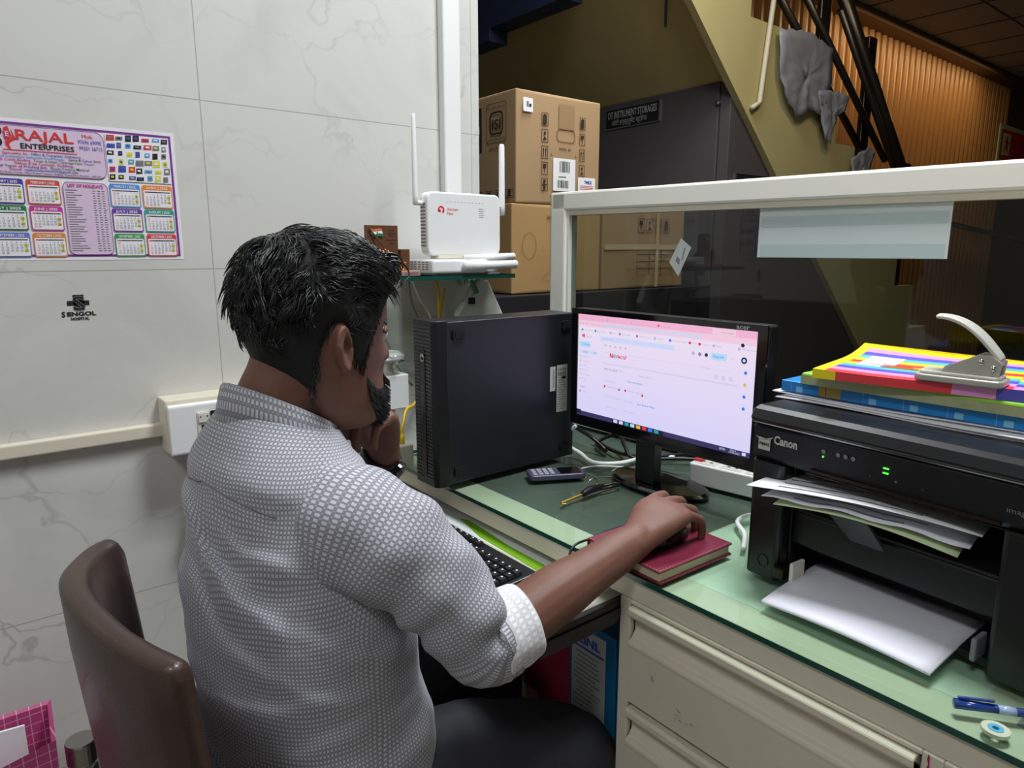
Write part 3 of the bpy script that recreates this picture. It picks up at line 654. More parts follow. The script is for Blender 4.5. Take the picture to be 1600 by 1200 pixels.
b.rect(1.924, 1.42, 1.937, 1.458, 1, M, .0016).rect(1.962, 1.415, 1.97, 1.435, 1, M, .0016).rect(1.986, 1.43, 1.996, 1.45, 1, M, .0016)
b.build('courier_label', ['paper_white', 'blue_ink', 'red_ink'], t, world=True)
M = FX(0, 0, 1.6125)
b = MB().outline(rrect_pts(-2.165, -2.045, 1.625, 1.765, .012), .0022, 0, M)
q = rrect_pts(-2.145, -2.065, 1.655, 1.735, .018); b.outline(q, .006, 0, M)
b.text('ISI', -2.105, 1.673, .05, 0, M, 0, 'CENTER', fit=.052, bold=.001).text('IS 13252 (Part 1)', -2.105, 1.744, .014, 0, M, 0, 'CENTER', fit=.10).text('CM/L-8400057512', -2.105, 1.633, .014, 0, M, 0, 'CENTER', fit=.105).text('www.bis.gov.in', -2.1, 1.603, .016, 0, M, 0, 'CENTER', fit=.10)
b.rect(-2.28, 1.6, -2.195, 1.76, 0, M).disc(-2.237, 1.68, .032, 1, M, .0005)
for k in range(4): icon(b, -2.24+k*.062, 1.425, .05, .032, M, (4, 3, 2, 1)[k])
b.build('certification_mark', ['box_ink', 'cardboard'], t, world=True)
t = carton('lower tan cardboard box with a lamp drawing, below the upper box', 1.60, 2.06, 2.0, 2.42, 1.078, 1.406, 'cardboard_tan')
M = FW(0, 0, 1.9925)
b = MB().rect(1.785, 1.15, 1.788, 1.36, 0, M).rect(1.765, 1.357, 1.795, 1.366, 0, M).outline([(1.74, 1.13), (1.79, 1.115), (1.82, 1.14), (1.77, 1.155)], .002, 0, M).outline([(1.68+.035*math.cos(k*PI/8), 1.255+.05*math.sin(k*PI/8)) for k in range(16)], .002, 0, M)
b.build('printed_drawing', mat('faint_ink', '#8f6a42', .7), t, world=True)
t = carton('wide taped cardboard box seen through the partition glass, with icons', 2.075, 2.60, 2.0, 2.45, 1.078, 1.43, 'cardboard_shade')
b = MB()
for k in range(4): icon(b, 2.28+k*.055, 1.31, .042, .06, M, (3, 1, 4, 0)[k])
for k in range(4):
    for q in range(3): b.outline([(2.28+q*.08, 1.13+k*.03), (2.36+q*.08, 1.13+k*.03), (2.36+q*.08, 1.16+k*.03), (2.28+q*.08, 1.16+k*.03)], .0012, 0, M)
b.build('printed_icons', 'box_ink', t, world=True)
b = MB().rect(2.40, 1.08, 2.42, 1.432, 0, M, .0006).rect(2.08, 1.24, 2.595, 1.262, 0, M, .001)
b.build('tape', 'packing_tape', t, world=True)

# ------------------------------------------------------------------ white framed glass partition on the back of the desk
PA = math.radians(2.6)           # it stands a little askew to the desk
t = thing('glass_partition', 'white metal framed glass partition rising behind the monitor and printer', 'partition', (1.30, 1.432, .766), PA)
# local: -y runs to the right, z up from the desk
MB().box(-.022, .022, -.058, 0, 0, .624).build('frame_post', 'white_metal', t, bevel=.006)
o = MB().box(-.022, .022, -2.1, 0, .576, .624).build('frame_rail', 'white_metal', t, bevel=.006); o.rotation_euler = (math.radians(.55), 0, 0)
MB().box(-.022, .022, -2.1, 0, .0, .035).build('frame_rail', 'white_metal', t, bevel=.004)
MB().box(-.016, .016, -.066, -.058, .035, .578).build('bead', 'white_metal', t)
o = MB().box(-.016, .016, -2.1, -.06, .564, .577).build('bead', 'cream_metal', t); o.rotation_euler = (math.radians(.55), 0, 0)
MB().box(-.003, .003, -2.1, -.066, .03, .570).build('pane', 'pane_glass', t)
mat('notice_paper', '#d3dfe0', .5); mat('notice_band', '#bdd0d0', .5)
M = FX(0, 0, -.004)
t2 = thing('paper_notice', 'pale striped blank sheet taped to the top of the partition glass', 'sheet', (1.30, 1.432, .766), PA)
b = MB().box(-.0048, -.0036, -.962, -.607, .458, .565)
for (a, c_) in ((.553, .565), (.519, .54), (.459, .484)): b.rect(.612, a, .958, c_, 1, FX(0, 0, -.0052))
b.build('sheet', ['notice_paper', 'notice_band'], t2)
mat('sticker_white', '#bcc4c4', .5)
t2 = thing('diamond_sticker', 'white diamond shaped sticker on the partition glass above the monitor', 'sticker', (1.30, 1.432, .766), PA)
M = FX(0, 0, -.0036)
b = MB().poly([(.384, .445), (.411, .413), (.443, .479), (.414, .500)], 0, M, .0004).poly([(.402, .448), (.412, .438), (.414, .452), (.405, .460)], 1, M, .0008).poly([(.424, .478), (.428, .480), (.421, .450), (.418, .450)], 1, M, .0008)
b.build('sticker', ['sticker_white', 'grey_ink'], t2)
# ------------------------------------------------------------------ desk
ZD = .766                      # top of the glass
mat('desk_mat', '#5d605b', .8); mat('desk_paper', '#cfdccb', .7, var=.05); mat('desk_board', '#cccbb6', .6, var=.08)
mat('tray_board', '#d8d4c2', .45); mat('ink_pink', '#b3175e', .5)
t = thing('office_desk', 'cream metal office desk with drawers and a pulled out keyboard tray', 'desk', (1.02, .3, 0))
MB().box(.738, 1.345, -.75, 1.392, .722, .7570).build('desktop', 'cream_metal', t, world=True, bevel=.002)
MB().box(.745, 1.335, -.74, 1.388, .7572, .7575).build('top_lining', 'desk_board', t, world=True)
MB().box(.800, 1.24, .20, .655, .7576, .7578).build('lining_sheet', 'desk_paper', t, world=True)
MB().box(.803, 1.34, .660, 1.385, .7576, .7579).build('lining_sheet', 'desk_mat', t, world=True)
MB().box(.80, 1.30, -.6, .165, .7576, .7578).build('lining_sheet', mat('lining_grey', '#8d938c', .7), t, world=True)
cb = MB().box(.752, 1.30, -.70, .652, .0, .722).box(.735, .7515, .632, .652, 0, .722).box(.735, .7515, .205, .226, 0, .722).box(.735, .7515, .226, .632, .716, .722).box(.735, .7515, -.70, .205, .60, .722)
cb.build('cabinet_carcass', 'cream_metal', t, world=True, bevel=.0015)
MB().box(1.30, 1.345, -.70, 1.392, .05, .722).build('modesty_panel', 'cream_metal', t, world=True)
MB().box(.95, 1.345, 1.365, 1.392, .0, .722).build('side_panel', 'cream_metal', t, world=True)
def drawer(z1, h, y0=.230, y1=.630, lock=False):
    # rolled grip lip, finger channel and folded front in one pressed steel front
    X = .735
    prof = [(X+.012, z1), (X-.004, z1), (X-.008, z1-.003), (X-.008, z1-.013), (X-.003, z1-.018), (X+.010, z1-.020), (X+.011, z1-.040), (X+.004, z1-.052), (X-.004, z1-.055), (X-.006, z1-.060), (X-.005, z1-.066), (X-.002, z1-h), (X+.012, z1-h)]
    d = MB().prism(prof, y0, y1, T=lambda a, b, c: (a, c, b)).build('drawer', 'cream_metal', t, world=True)
    for m_ in ('',): d.modifiers.new('b', 'BEVEL').width = .0012
    Mi = FX(0, 0, X-.0045)
    if lock:
        k = MB().disc(-.42, z1-.029, .004, 0, FX(0, 0, X+.0095)).build('keyhole', 'matte_black', d)
    return d
drawer(.714, .160, lock=True); drawer(.545, .160); drawer(.376, .35)
MB().box(.7345, .736, -.2, .194, .50, .716).build('side_door', 'cream_metal', t, world=True, bevel=.002)
MB().box(.7335, .7348, .150, .185, .704, .7175).box(.7335, .7345, .15, .155, .69, .704).build('latch_plate', 'chrome', t, world=True)
b = MB()
M = FX(0, 0, .7347)
b.poly([(-.216, .736), (-.2145, .735), (-.2150, .722), (-.2170, .714), (-.2155, .724)], 0, M, -.0005 + .0)
b = MB()
M2 = FX(0, 0, .7344)
rr = random.Random(4)
def blot(u, v, r, mi, k):
    b.poly([(u + r*(.6+.6*rr.random())*math.cos(2*PI*i/9), v + r*k*(.6+.6*rr.random())*math.sin(2*PI*i/9)) for i in range(9)], mi, M2, .0)
blot(-.219, .716, .0014, 0, 4.5); blot(-.2185, .704, .0016, 0, 5); blot(-.183, .741 if False else .716, .0045, 0, .7); blot(-.186, .711, .003, 0, .8)
b.build('ink_stain', 'ink_pink', t, world=True)
b = MB(); M2 = FX(0, 0, .7278)
for k in range(14):
    a = (-.57+rr.uniform(-.012, .012), .625+rr.uniform(-.008, .008)) if k < 7 else (-.52+rr.uniform(-.02, .02), .59+rr.uniform(-.008, .008))
    b.poly([a, (a[0]+rr.uniform(-.008, .008), a[1]+rr.uniform(-.006, .006)), (a[0]+.001, a[1]+.0015)], k % 2, M2, .0015)
b.build('scribble', ['grey_ink', 'blue_ink'], t, world=True)
# keyboard tray on a black slide
tr = MB().box(.560, 1.0, .672, 1.36, .684, .700).build('keyboard_tray', 'tray_board', t, world=True, bevel=.002)
MB().prism([(.553, .640), (.565, .640), (.567, .705), (.561, .712), (.553, .700)], .664, 1.36, T=lambda a, b, c: (a, c, b)).build('tray_lip', 'tray_board', tr, bevel=.0015)
sl = MB().box(.575, .99, .653, .664, .676, .714).box(.58, .99, .650, .653, .688, .702, 0).build('slide_rail', 'black_plastic', t, world=True, bevel=.002)
b = MB().box(.675, .690, .6475, .6515, .676, .716, 0)
for x in (.60, .612, .63, .705, .72, .728): b.disc(x, .697, .0035, 1, FW(0, 0, .6495))
b.build('slide_catch', ['black_plastic', 'chrome'], sl)
tag(MB().box(.716, .86, .70, 1.30, .7003, .7008, 0).build('tray_paper', 'paper_white'), 'white paper sheet with writing lying on the keyboard tray behind the keyboard', 'paper')
mat('green_sheet', '#7fb51c', .6)
gp = [(.715, .80), (.738, .80), (.740, .93), (.754, 1.08), (.745, 1.10), (.722, 1.0)]
tag(MB().prism(gp, .7011, .7016).build('green_sheet', 'green_sheet'), 'bright green paper strip along the back of the black keyboard', 'paper')
# glass top
t = thing('glass_sheet', 'thick glass sheet with a dark green edge covering the desktop', 'glass sheet', (1.03, .3, ZD))
V = [(x, y, z) for x in (.731, 1.342) for y in (-.75, 1.39) for z in (.7582, ZD)]
MB().add(V, [(1,3,7,5),(0,4,6,2)], 0).add(V, [(0,1,5,4),(4,5,7,6),(0,2,3,1),(2,6,7,3)], 1).build('pane', ['desk_glass', 'glass_edge'], t, world=True)

# keyboard
t = thing('keyboard', 'black computer keyboard on the tray in front of the man', 'keyboard', (.630, 1.01, .7005), 0)
t.scale = (.86, 1, .75)
# local x: depth away from the man, y: to his left
MB().prism([(-.072, 0), (.072, 0), (.075, .010), (.073, .022), (-.070, .012)], -.215, .215, T=lambda a, b, c: (a, c, b)).build('case', 'black_plastic', t, bevel=.003)
for y in (-.19, .19): MB().box(-.06, .06, y-.015, y+.015, -.0003, .001).build('foot', 'matte_black', t)
mat('key_black', '#1d1d21', .4)
b = MB(); n = 0
rowsk = [(.058, 15, .0), (.036, 15, .3), (.018, 14, .5), (0, 13, .7), (-.018, 12, .9), (-.036, 8, 0)]
def key(x, y, w_, leg=True):
    z = .0135 + (x+.07)*.068
    b.add([(x-.0080, y-w_/2, z), (x+.0080, y-w_/2, z+.001), (x+.0080, y+w_/2, z+.001), (x-.0080, y+w_/2, z), (x-.006, y-w_/2+.002, z+.007), (x+.006, y-w_/2+.002, z+.008), (x+.006, y+w_/2-.002, z+.008), (x-.006, y+w_/2-.002, z+.007)],
          [(3,2,1,0),(4,5,6,7),(0,1,5,4),(1,2,6,5),(2,3,7,6),(3,0,4,7)], 0)
    if leg: b.add([(x+.001, y+.003, z+.0079), (x+.0045, y+.003, z+.0082), (x+.0045, y, z+.0082), (x+.001, y, z+.0079)], [(3,2,1,0)], 1)
for ri, (x, cnt, off) in enumerate(rowsk):
    y = .205; 
    for k in range(cnt):
        w_ = .0168
        if ri == 5 and k == 3: w_ = .10
        elif ri in (2, 3, 4) and k in (0, cnt-1): w_ = .0168*(1.5 if k == 0 else 1.9)
        elif ri == 5: w_ = .022
        key(x, y-w_/2, w_); y -= w_+.0019
    y = min(y, -.087 + .0)
for ri, x in enumerate((.036, .018, 0, -.018, -.036)):
    for k in range(4): key(x, -.140-k*.0187, .0168)
for k in range(3): key(.036, -.083-k*.0187, .0168); key(-.036, -.083-k*.0187, .0168)
b.build('keys', ['key_black', 'paper_white'], t)

# ------------------------------------------------------------------ tower
mat('tower_black', '#22232a', .38, metal=.25, var=.04); mat('bezel_black', '#101014', .4); mat('slat_grey', '#3a3a40', .4)
t = thing('computer_tower', 'black desktop computer tower standing upright beside the monitor', 'computer', (.700, 1.110, ZD))
MB().box(.028, .372, .002, .088, .006, .336).build('case', 'tower_black', t, bevel=.003)
MB().prism([(.0, .012), (.006, .002), (.030, .0), (.030, .090), (.006, .088), (.0, .078)], .004, .339).build('front_bezel', 'bezel_black', t, bevel=.002)
b = MB()
for k in range(43):
    z = .018 + k*.0073
    if k > 35: b.box(-.0016, .001, .014, .076, z, z+.0038)
    else:
        b.box(-.0016, .001, .014, .034, z, z+.0038); b.box(-.0016, .001, .056, .076, z, z+.0038)
b.build('vent_slats', 'slat_grey', t)
MB().rbox(-.0022, .0, .036, .054, .024, .285, .004, ax='x').build('port_panel', 'black_plastic', t)
M = FX(0, 0, -.0024)
b = MB().disc(-.045, .265, .0095, 0, M).outline([(-.045+.0095*math.cos(k*PI/12), .265+.0095*math.sin(k*PI/12)) for k in range(24)], .001, 1, M, .0003)
b.text('hp', -.045, .261, .0115, 1, M, .0004, 'CENTER', shear=.25, bold=.0003)
b.build('emblem', ['chrome', 'matte_black'], t)
b = MB().disc(-.045, .248, .0022, 0, M, .0002).disc(-.045, .234, .003, 0, M, .0002)
b.build('power_button', ['slat_grey', 'matte_black'], t)
for k in range(4): MB().box(-.0026, -.002, .0395, .0505, .203-k*.011, .209-k*.011).build('port', 'slat_grey', t)
MB().box(-.0026, -.002, .043, .047, .13, .155).build('card_slot', 'matte_black', t)
for k, (x, z) in enumerate(((.055, .310), (.345, .310), (.055, .030), (.345, .030))):
    MB().rbox(x-.014, x+.014, -.003, .002, z-.010, z+.010, .004, ax='y').rbox(x-.009, x+.009, -.0042, -.003, z-.006, z+.006, .003, ax='y').build('rubber_foot', 'matte_black', t)
M = FW(0, 0, .0012)
mat('label_silver', '#b9bab4', .4)
b = MB().rrect(.318, .115, .350, .222, .0015, 0, M)
rr = random.Random(9)
for k in range(16): z = .121+k*.0055; b.rect(.320+rr.uniform(0, .004), z, .336+rr.uniform(0, .011), z+.0014, 1, M, .0004)
for k in range(8): b.rect(.321+(k % 4)*.007, .200+(k//4)*.009, .325+(k % 4)*.007, .2055+(k//4)*.009, 1, M, .0004)
b.rect(.334, .190, .345, .196, 2, M, .0004)
b.build('regulatory_label', ['label_silver', 'grey_ink', 'matte_black'], t)
b = MB().rect(.298, .165, .314, .220, 0, M)
for k in range(2): b.rect(.306+k*.003, .172, .3072+k*.003, .214, 1, M, .0004)
b.build('serial_label', ['label_silver', 'grey_ink'], t)

# ------------------------------------------------------------------ monitor
t = thing('monitor', 'black framed computer monitor showing a bright mail page on the desk', 'monitor', (1.045, .845, ZD))
mat('screen_off', '#101014', .2)
MB().rbox(-.012, .020, -.232, .232, .098, .351, .006, ax='x').build('housing', 'black_plastic', t, bevel=.003)
b = MB()   # raised bezel
o_ = [(-.232, .098), (.232, .098), (.232, .351), (-.232, .351)]; i_ = [(-.214, .120), (.214, .120), (.214, .340), (-.214, .340)]
for w_ in (0,):
    vs = [(-.016, y, z) for y, z in o_] + [(-.016, y, z) for y, z in i_] + [(-.011, y, z) for y, z in o_] + [(-.0135, y, z) for y, z in i_]
    b.add(vs, [(i, (i+1) % 4, 4+(i+1) % 4, 4+i) for i in range(4)] + [((i+1) % 4, i, 8+i, 8+(i+1) % 4) for i in range(4)] + [(4+i, 4+(i+1) % 4, 12+(i+1) % 4, 12+i) for i in range(4)])
b.build('bezel', mat('gloss_black', '#0b0b0d', .12, coat=.6), t)
b = MB().text('acer', -.207, .3418, .0115, 0, FX(0, 0, -.0164), bold=.0003, fit=.026)
for v in b.v: v.y = v.y  # printed on the upper right bezel
b.v = [Vector((p.x, p.y - .380, p.z)) for p in b.v]
b.build('maker_mark', mat('mark_grey', '#a9abb0', .4), t)
def glow(nm, h, es=1.0):
    m = mat(nm, '#050505', .25, emit=h, es=es, spec=.3); return nm
ES = 1.08
def scr_mat():
    m = bpy.data.materials.new('screen_white'); m.use_nodes = True; nt = m.node_tree; bs = nt.nodes['Principled BSDF']
    tc = nt.nodes.new('ShaderNodeTexCoord'); sp = nt.nodes.new('ShaderNodeSeparateXYZ'); nt.links.new(tc.outputs['Object'], sp.inputs[0])
    mr = nt.nodes.new('ShaderNodeMapRange'); mr.inputs[1].default_value = .12; mr.inputs[2].default_value = .34; nt.links.new(sp.outputs[2], mr.inputs[0])
    cr = nt.nodes.new('ShaderNodeValToRGB'); cr.color_ramp.elements[0].color = lin('#d8d4fa'); cr.color_ramp.elements[1].color = lin('#efe0f2'); nt.links.new(mr.outputs[0], cr.inputs[0])
    bs.inputs['Base Color'].default_value = (.01, .01, .01, 1); bs.inputs['Roughness'].default_value = .25; bs.inputs['Specular IOR Level'].default_value = .3
    nt.links.new(cr.outputs[0], bs.inputs['Emission Color']); bs.inputs['Emission Strength'].default_value = ES; MATS['screen_white'] = m
scr_mat()
for nm, h in (('ui_pink', '#f3b4d4'), ('ui_rose', '#f2ccdf'), ('ui_lilac', '#dcd2ee'), ('ui_blue', '#b9dcf6'), ('ui_ltblue', '#cfd9fb'), ('ui_text', '#bdb6cf'), ('ui_dark', '#8a83a0'), ('ui_red', '#e0354a'), ('ui_bar', '#3b3663'), ('ui_navy', '#1f2b5a'), ('ui_brightblue', '#3f78e8'), ('ui_teal', '#2fa0a8'), ('ui_yellow', '#e0b84a'), ('ui_black', '#23233a')): glow(nm, h, ES)
UI = ['screen_white', 'ui_pink', 'ui_rose', 'ui_lilac', 'ui_blue', 'ui_ltblue', 'ui_text', 'ui_dark', 'ui_red', 'ui_bar', 'ui_navy', 'ui_brightblue', 'ui_teal', 'ui_yellow', 'ui_black']
MB().rect(-.214, .120, .214, .340, 0, FX(0, 0, -.0134)).build('screen', UI, t)
M = FX(0, 0, -.0136)
# page coordinates: u 0..1 left to right, v 0..1 top to bottom
def PU(u): return -.214 + .428*u
def PV(v): return .340 - .220*v
b = MB(); q = [0]
def R_(u0, v0, u1, v1, mi, w_=.0): b.rect(PU(u0), PV(v1), PU(u1), PV(v0), mi, M, w_)
def T_(s_, u, v, size, mi, w_=.0004, **k): b.text(s_, PU(u), PV(v), size, mi, M, w_, **k)
w1, w2 = .0002, .0004
R_(0, 0, 1, .060, 1, w1); R_(0, .060, 1, .115, 2, w1); R_(.18, .068, .74, .106, 3, w2); R_(.79, .008, .90, .058, 2, w2)
for u, s_ in ((.03, 'Computers and Stationery'), (.19, 'rajal 2025'), (.34, 'Ad 1 bill'), (.50, 'Gmail page')): T_(s_, u+.02, .045, .0052, 6); b.disc(PU(u+.008), PV(.036), .0022, 8 if u > .45 else 6, M, w2)
T_('Inbox (mail)', .83, .042, .0052, 7)
T_('https://mail.page.com/mail/u/0/inbox/FMfcgzQZTVlkwRfhkqj', .09, .098, .0055, 6); 
for k, u in enumerate((.012, .035, .058)): b.disc(PU(u), PV(.088), .002, 6, M, w2)
for k, (u, s_, c_) in enumerate(((.03, 'Hospital file', 12), (.12, 'Department', 12), (.22, 'Bill', 6), (.28, 'Login page', 7), (.385, 'Medical claim', 7), (.49, 'Report', 6), (.575, 'Online Payment', 11), (.68, 'News', 8), (.73, 'Videos', 8), (.80, 'Plans', 6), (.92, 'All bookmarks', 6))):
    b.disc(PU(u), PV(.150), .0028, c_, M, w2); T_(s_, u+.012, .157, .0052, 6)
R_(.035, .192, .075, .222, 0, w1); T_('M', .03, .223, .010, 8, bold=.0006); T_('Gmail', .055, .222, .0078, 6)
R_(.155, .190, .60, .235, 5, w1); T_('Search mail', .17, .222, .006, 6)
R_(.012, .262, .085, .318, 4, w1); T_('Compose', .030, .298, .0062, 11)
R_(.012, .345, .135, .380, 5, w1); T_('Inbox', .035, .372, .0062, 7); T_('26', .112, .372, .006, 7)
for k, s_ in enumerate(('Starred', 'Snoozed', 'Sent', 'Drafts', 'Purchases', 'More')): T_(s_, .035, .418+k*.044, .0058, 6); b.disc(PU(.02), PV(.412+k*.044), .0018, 6, M, w2)
T_('Labels', .018, .720, .0062, 7); T_('Notes', .035, .765, .0058, 6); b.disc(PU(.02), PV(.76), .0022, 7, M, w2)
for k in range(5): b.disc(PU(.19+k*.032), PV(.275), .0022, 6, M, w2)
R_(.175, .335, .90, .340, 3, w1); R_(.175, .300, .177, .44, 3, w1); R_(.175, .435, .925, .452, 3, w1); R_(.925, .300, .927, .44, 3, w1)
T_('N', .218, .380, .012, 8, bold=.0006); T_('SEVA', .236, .378, .0092, 7, bold=.0003); T_('HOSP', .272, .378, .0092, 8, bold=.0002)
for k in range(3): b.disc(PU(.70+k*.033), PV(.232), .0034, (6, 7, 10)[k], M, w2)
R_(.79, .205, .865, .262, 4, w1); T_('Upgrade', .798, .242, .0068, 11); T_(':::', .885, .24, .008, 6); b.disc(PU(.945), PV(.235), .0058, 10, M, w2); b.disc(PU(.945), PV(.235), .0028, 5, M, w2+.0002)
b.disc(PU(.935), PV(.118), .005, 0, M, w2); b.disc(PU(.935), PV(.118), .0035, 14, M, w2+.0002)
for k, c_ in enumerate((11, 13, 11, 11)): b.disc(PU(.955), PV(.33+k*.095), .003, c_, M, w2)
T_('4 of 2,301', .74, .345, .005, 6); T_('MEDICAL BILLS', .185, .505, .0055, 7); T_('for inbox', .26, .50, .0055, 6); T_('Today at 10:14', .40, .515, .0058, 6)
for k in range(3): b.disc(PU(.82+k*.035), PV(.40), .004, 3, M, w2); b.outline([(PU(.82+k*.035)+.004*math.cos(i*PI/6), PV(.40)+.004*math.sin(i*PI/6)) for i in range(12)], .0006, 6, M, w2+.0002)
T_('One attachment', .335, .585, .006, 12); R_(.19, .60, .26, .62, 3, w1)
b.disc(PU(.19), PV(.665), .0026, 8, M, w2); T_('Attachment.pdf', .205, .67, .0062, 6); b.disc(PU(.285), PV(.67), .0026, 8, M, w2); b.disc(PU(.325), PV(.665), .0026, 8, M, w2); T_('Invoice copy.pdf', .338, .67, .0062, 6); b.disc(PU(.43), PV(.68), .0026, 8, M, w2)
T_('Thanks and regards', .19, .765, .0058, 6); T_('Accounts', .32, .77, .0058, 6); T_('Pune Branch Office', .40, .775, .0058, 11)
T_('Hospital Road', .20, .865, .0055, 6); T_('Office address', .32, .865, .0055, 6)
# task bar
R_(0, .957, 1, 1, 9, w1); R_(.0, .945, .03, .985, 14, w2)
for k, c_ in enumerate((5, 0, 12, 4, 13, 8, 11, 12)): R_(.255+k*.036, .963, .280+k*.036, .993, c_, w2)
R_(.245, .957, .56, 1, 14, w1+.0001)
T_('ENG', .855, .985, .006, 5); T_('10:14', .905, .978, .0055, 5); T_('12-09-2025', .90, .994, .0048, 5); R_(.962, .965, .98, .99, 5, w2)
b.build('page_content', UI, t)
MB().rbox(-.009, .018, .0, .048, .012, .115, .004).build('neck', 'black_plastic', t, bevel=.002)
# neck and base sit a little left of the middle, as the stand is turned
MB().lathe([(.004, .016), (.5, .0135), (.92, .008), (1.0, .004), (.985, 0), (0, 0)][::-1], 48, M=Matrix.Translation((.035, .02, 0)) @ Matrix.Diagonal((.064, .118, 1, 1))).build('base', 'gloss_black', t, smooth=False, bevel=.0)

# small things on the glass
t = thing('mobile_phone', 'small grey keypad mobile phone lying on the desk glass', 'phone', (.946, 1.032, ZD), math.radians(-28))
MB().rbox(-.060, .060, -.0255, .0255, 0, .0125, .008).build('body', mat('phone_grey', '#45465a', .4), t, bevel=.003, bseg=3)
MB().rbox(.006, .052, -.020, .020, .0125, .0131, .003).build('display', mat('phone_screen', '#0b0c12', .1), t)
b = MB()
for i in range(4):
    for k in range(3): b.box(-.052+i*.0125, -.043+i*.0125, -.019+k*.0135, -.008+k*.0135, .0125, .0135)
b.build('keypad', mat('phone_key', '#9a9aa8', .4), t, bevel=.0006)
mat('brass', '#c9a347', .3, metal=.8)
t = thing('key_ring', 'small bunch of keys with a black fob and brass key on the desk glass', 'keys', (.93, .91, ZD))
MB().tube([(.845, .905, ZD+.002), (.88, .907, ZD+.004), (.905, .907, ZD+.006)], .0026, 8).build('key', 'brass', t, world=True)
MB().tube([(.845, .905, ZD+.002), (.843, .900, ZD+.002), (.85, .897, ZD+.002)], .0016, 8).build('key_tip', 'brass', t, world=True)
MB().tube([(.902, .905, ZD+.007), (.925, .908, ZD+.010), (.962, .91, ZD+.008)], lambda q: .008-.004*abs(q-.5), 10, smooth=4).build('fob', 'black_plastic', t, world=True, smooth=True)
MB().tube([(.935+.014*math.cos(k*PI/8), .912, ZD+.018+.012*math.sin(k*PI/8)) for k in range(17)], .0014, 6).build('ring', 'chrome', t, world=True, smooth=True)
MB().tube([(.955, .905, ZD+.006), (1.0, .90, ZD+.005), (1.008, .907, ZD+.005), (1.0, .916, ZD+.005), (.958, .915, ZD+.006)], .0028, 8).build('clip', 'dark_steel', t, world=True, smooth=True)
tag(MB().tube([(1.074, 1.105, .842), (1.068, 1.125, .82), (1.075, 1.13, .79), (1.085, 1.10, .775), (1.068, 1.04, .7712), (1.11, 1.0, .7712), (1.20, .99, .7712), (1.24, .95, .7712)], .0048, 10, smooth=8).build('white_cable', 'white_plastic', smooth=True), 'thick white monitor cable looping out beside the black tower', 'cable')
tag(MB().tube([(.985, 1.02, .769), (1.02, 1.03, .769), (1.06, 1.02, .769), (1.10, .98, .769)], .002, 8, smooth=6).build('phone_cable', 'white_plastic', smooth=True), 'thin white cord behind the keypad phone', 'cable')
tag(MB().tube([(1.09, 1.16, .84), (1.14, 1.12, .80), (1.15, 1.08, .774), (1.18, 1.14, .774), (1.21, 1.10, .80), (1.17, 1.04, .79), (1.16, 1.0, .773), (1.24, .93, .773), (1.28, .88, .773)], .0045, 8, smooth=8).build('black_cable', 'black_plastic', smooth=True), 'coiled black power cable on the desk behind the monitor', 'cable')
tag(MB().tube([(1.2, 1.17, .774), (1.16, 1.05, .774), (1.2, .98, .774), (1.29, .94, .774)], .0045, 8, smooth=8).build('black_cable', 'black_plastic', smooth=True), 'flat black cable lying behind the monitor stand', 'cable')
t = thing('extension_board', 'white extension board with sockets behind the monitor stand', 'extension board', (1.16, .74, ZD), math.radians(9))
MB().rbox(-.012, .050, -.145, .095, 0, .044, .006).build('case', 'white_plastic', t, bevel=.003)
for k in range(4):
    b = MB(); M = frame((.019, .065-k*.054, .0446), (0, -1, 0), (1, 0, 0))
    b.rect(-.022, -.024, .022, .024, 0, M).disc(0, .012, .003, 1, M, .0004).rect(-.011, -.009, -.005, -.004, 1, M, .0004).rect(.005, -.009, .011, -.004, 1, M, .0004)
    b.build('socket', ['off_white_plastic', 'matte_black'], t)
MB().box(.005, .03, .075, .093, .044, .049).build('switch', mat('switch_red', '#c8373a', .4), t)
tag(MB().tube([(1.15, .60, .772), (1.10, .59, .772), (1.07, .64, .772), (1.02, .64, .772), (.98, .60, .772), (.93, .57, .772)], .004, 8, smooth=6).build('board_cable', 'white_plastic', smooth=True), 'white cord running along the desk beside the printer', 'cable')

# maroon diary, mouse
mat('maroon', '#722136', .38, bump=.15, bscale=300); mat('page_edge', '#cfc2a4', .8)
t = thing('diary', 'maroon leather diary lying on the corner of the desk glass', 'book', (.80, .63, ZD), math.radians(-2))
for z in (0, .017): MB().rbox(-.062, .108, -.052, .10, z, z+.003, .003).build('cover', 'maroon', t, bevel=.0008)
MB().box(-.058, .104, -.048, .098, .003, .017).build('pages', 'page_edge', t)
MB().tube([(-.062, .098, .003), (-.062, .098, .017)], .001, 6).box(-.062, .108, .097, .100, .002, .018).build('spine', 'maroon', t)
b = MB()
for k in range(26): b.box(-.058+k*.0064, -.0545+k*.0064, -.049, -.0483, .02, .0203)
for k in range(22): b.box(-.0595, -.0588, -.046+k*.0066, -.0425+k*.0066, .02, .0203)
b.build('stitching', mat('stitch', '#b98a86', .6), t)
t = thing('computer_mouse', 'black computer mouse under the right hand of the man on the diary', 'mouse', (.835, .655, ZD+.0203), math.radians(10))
R = []
for i in range(13):
    u = -1+2*i/12; hw = .030*math.sqrt(max(.02, 1-u**4)); h = .030*(1-.35*u*u-.12*u)*math.sqrt(max(.05, 1-u**6))
    R.append([(u*.050, hw*math.cos(PI*k/10), h*math.sin(PI*k/10)**.7) for k in range(11)])
MB().rings(R, True, True).build('shell', 'black_plastic', t, smooth=True)
MB().box(.012, .04, -.0008, .0008, .024, .0262).build('wheel', 'matte_black', t)
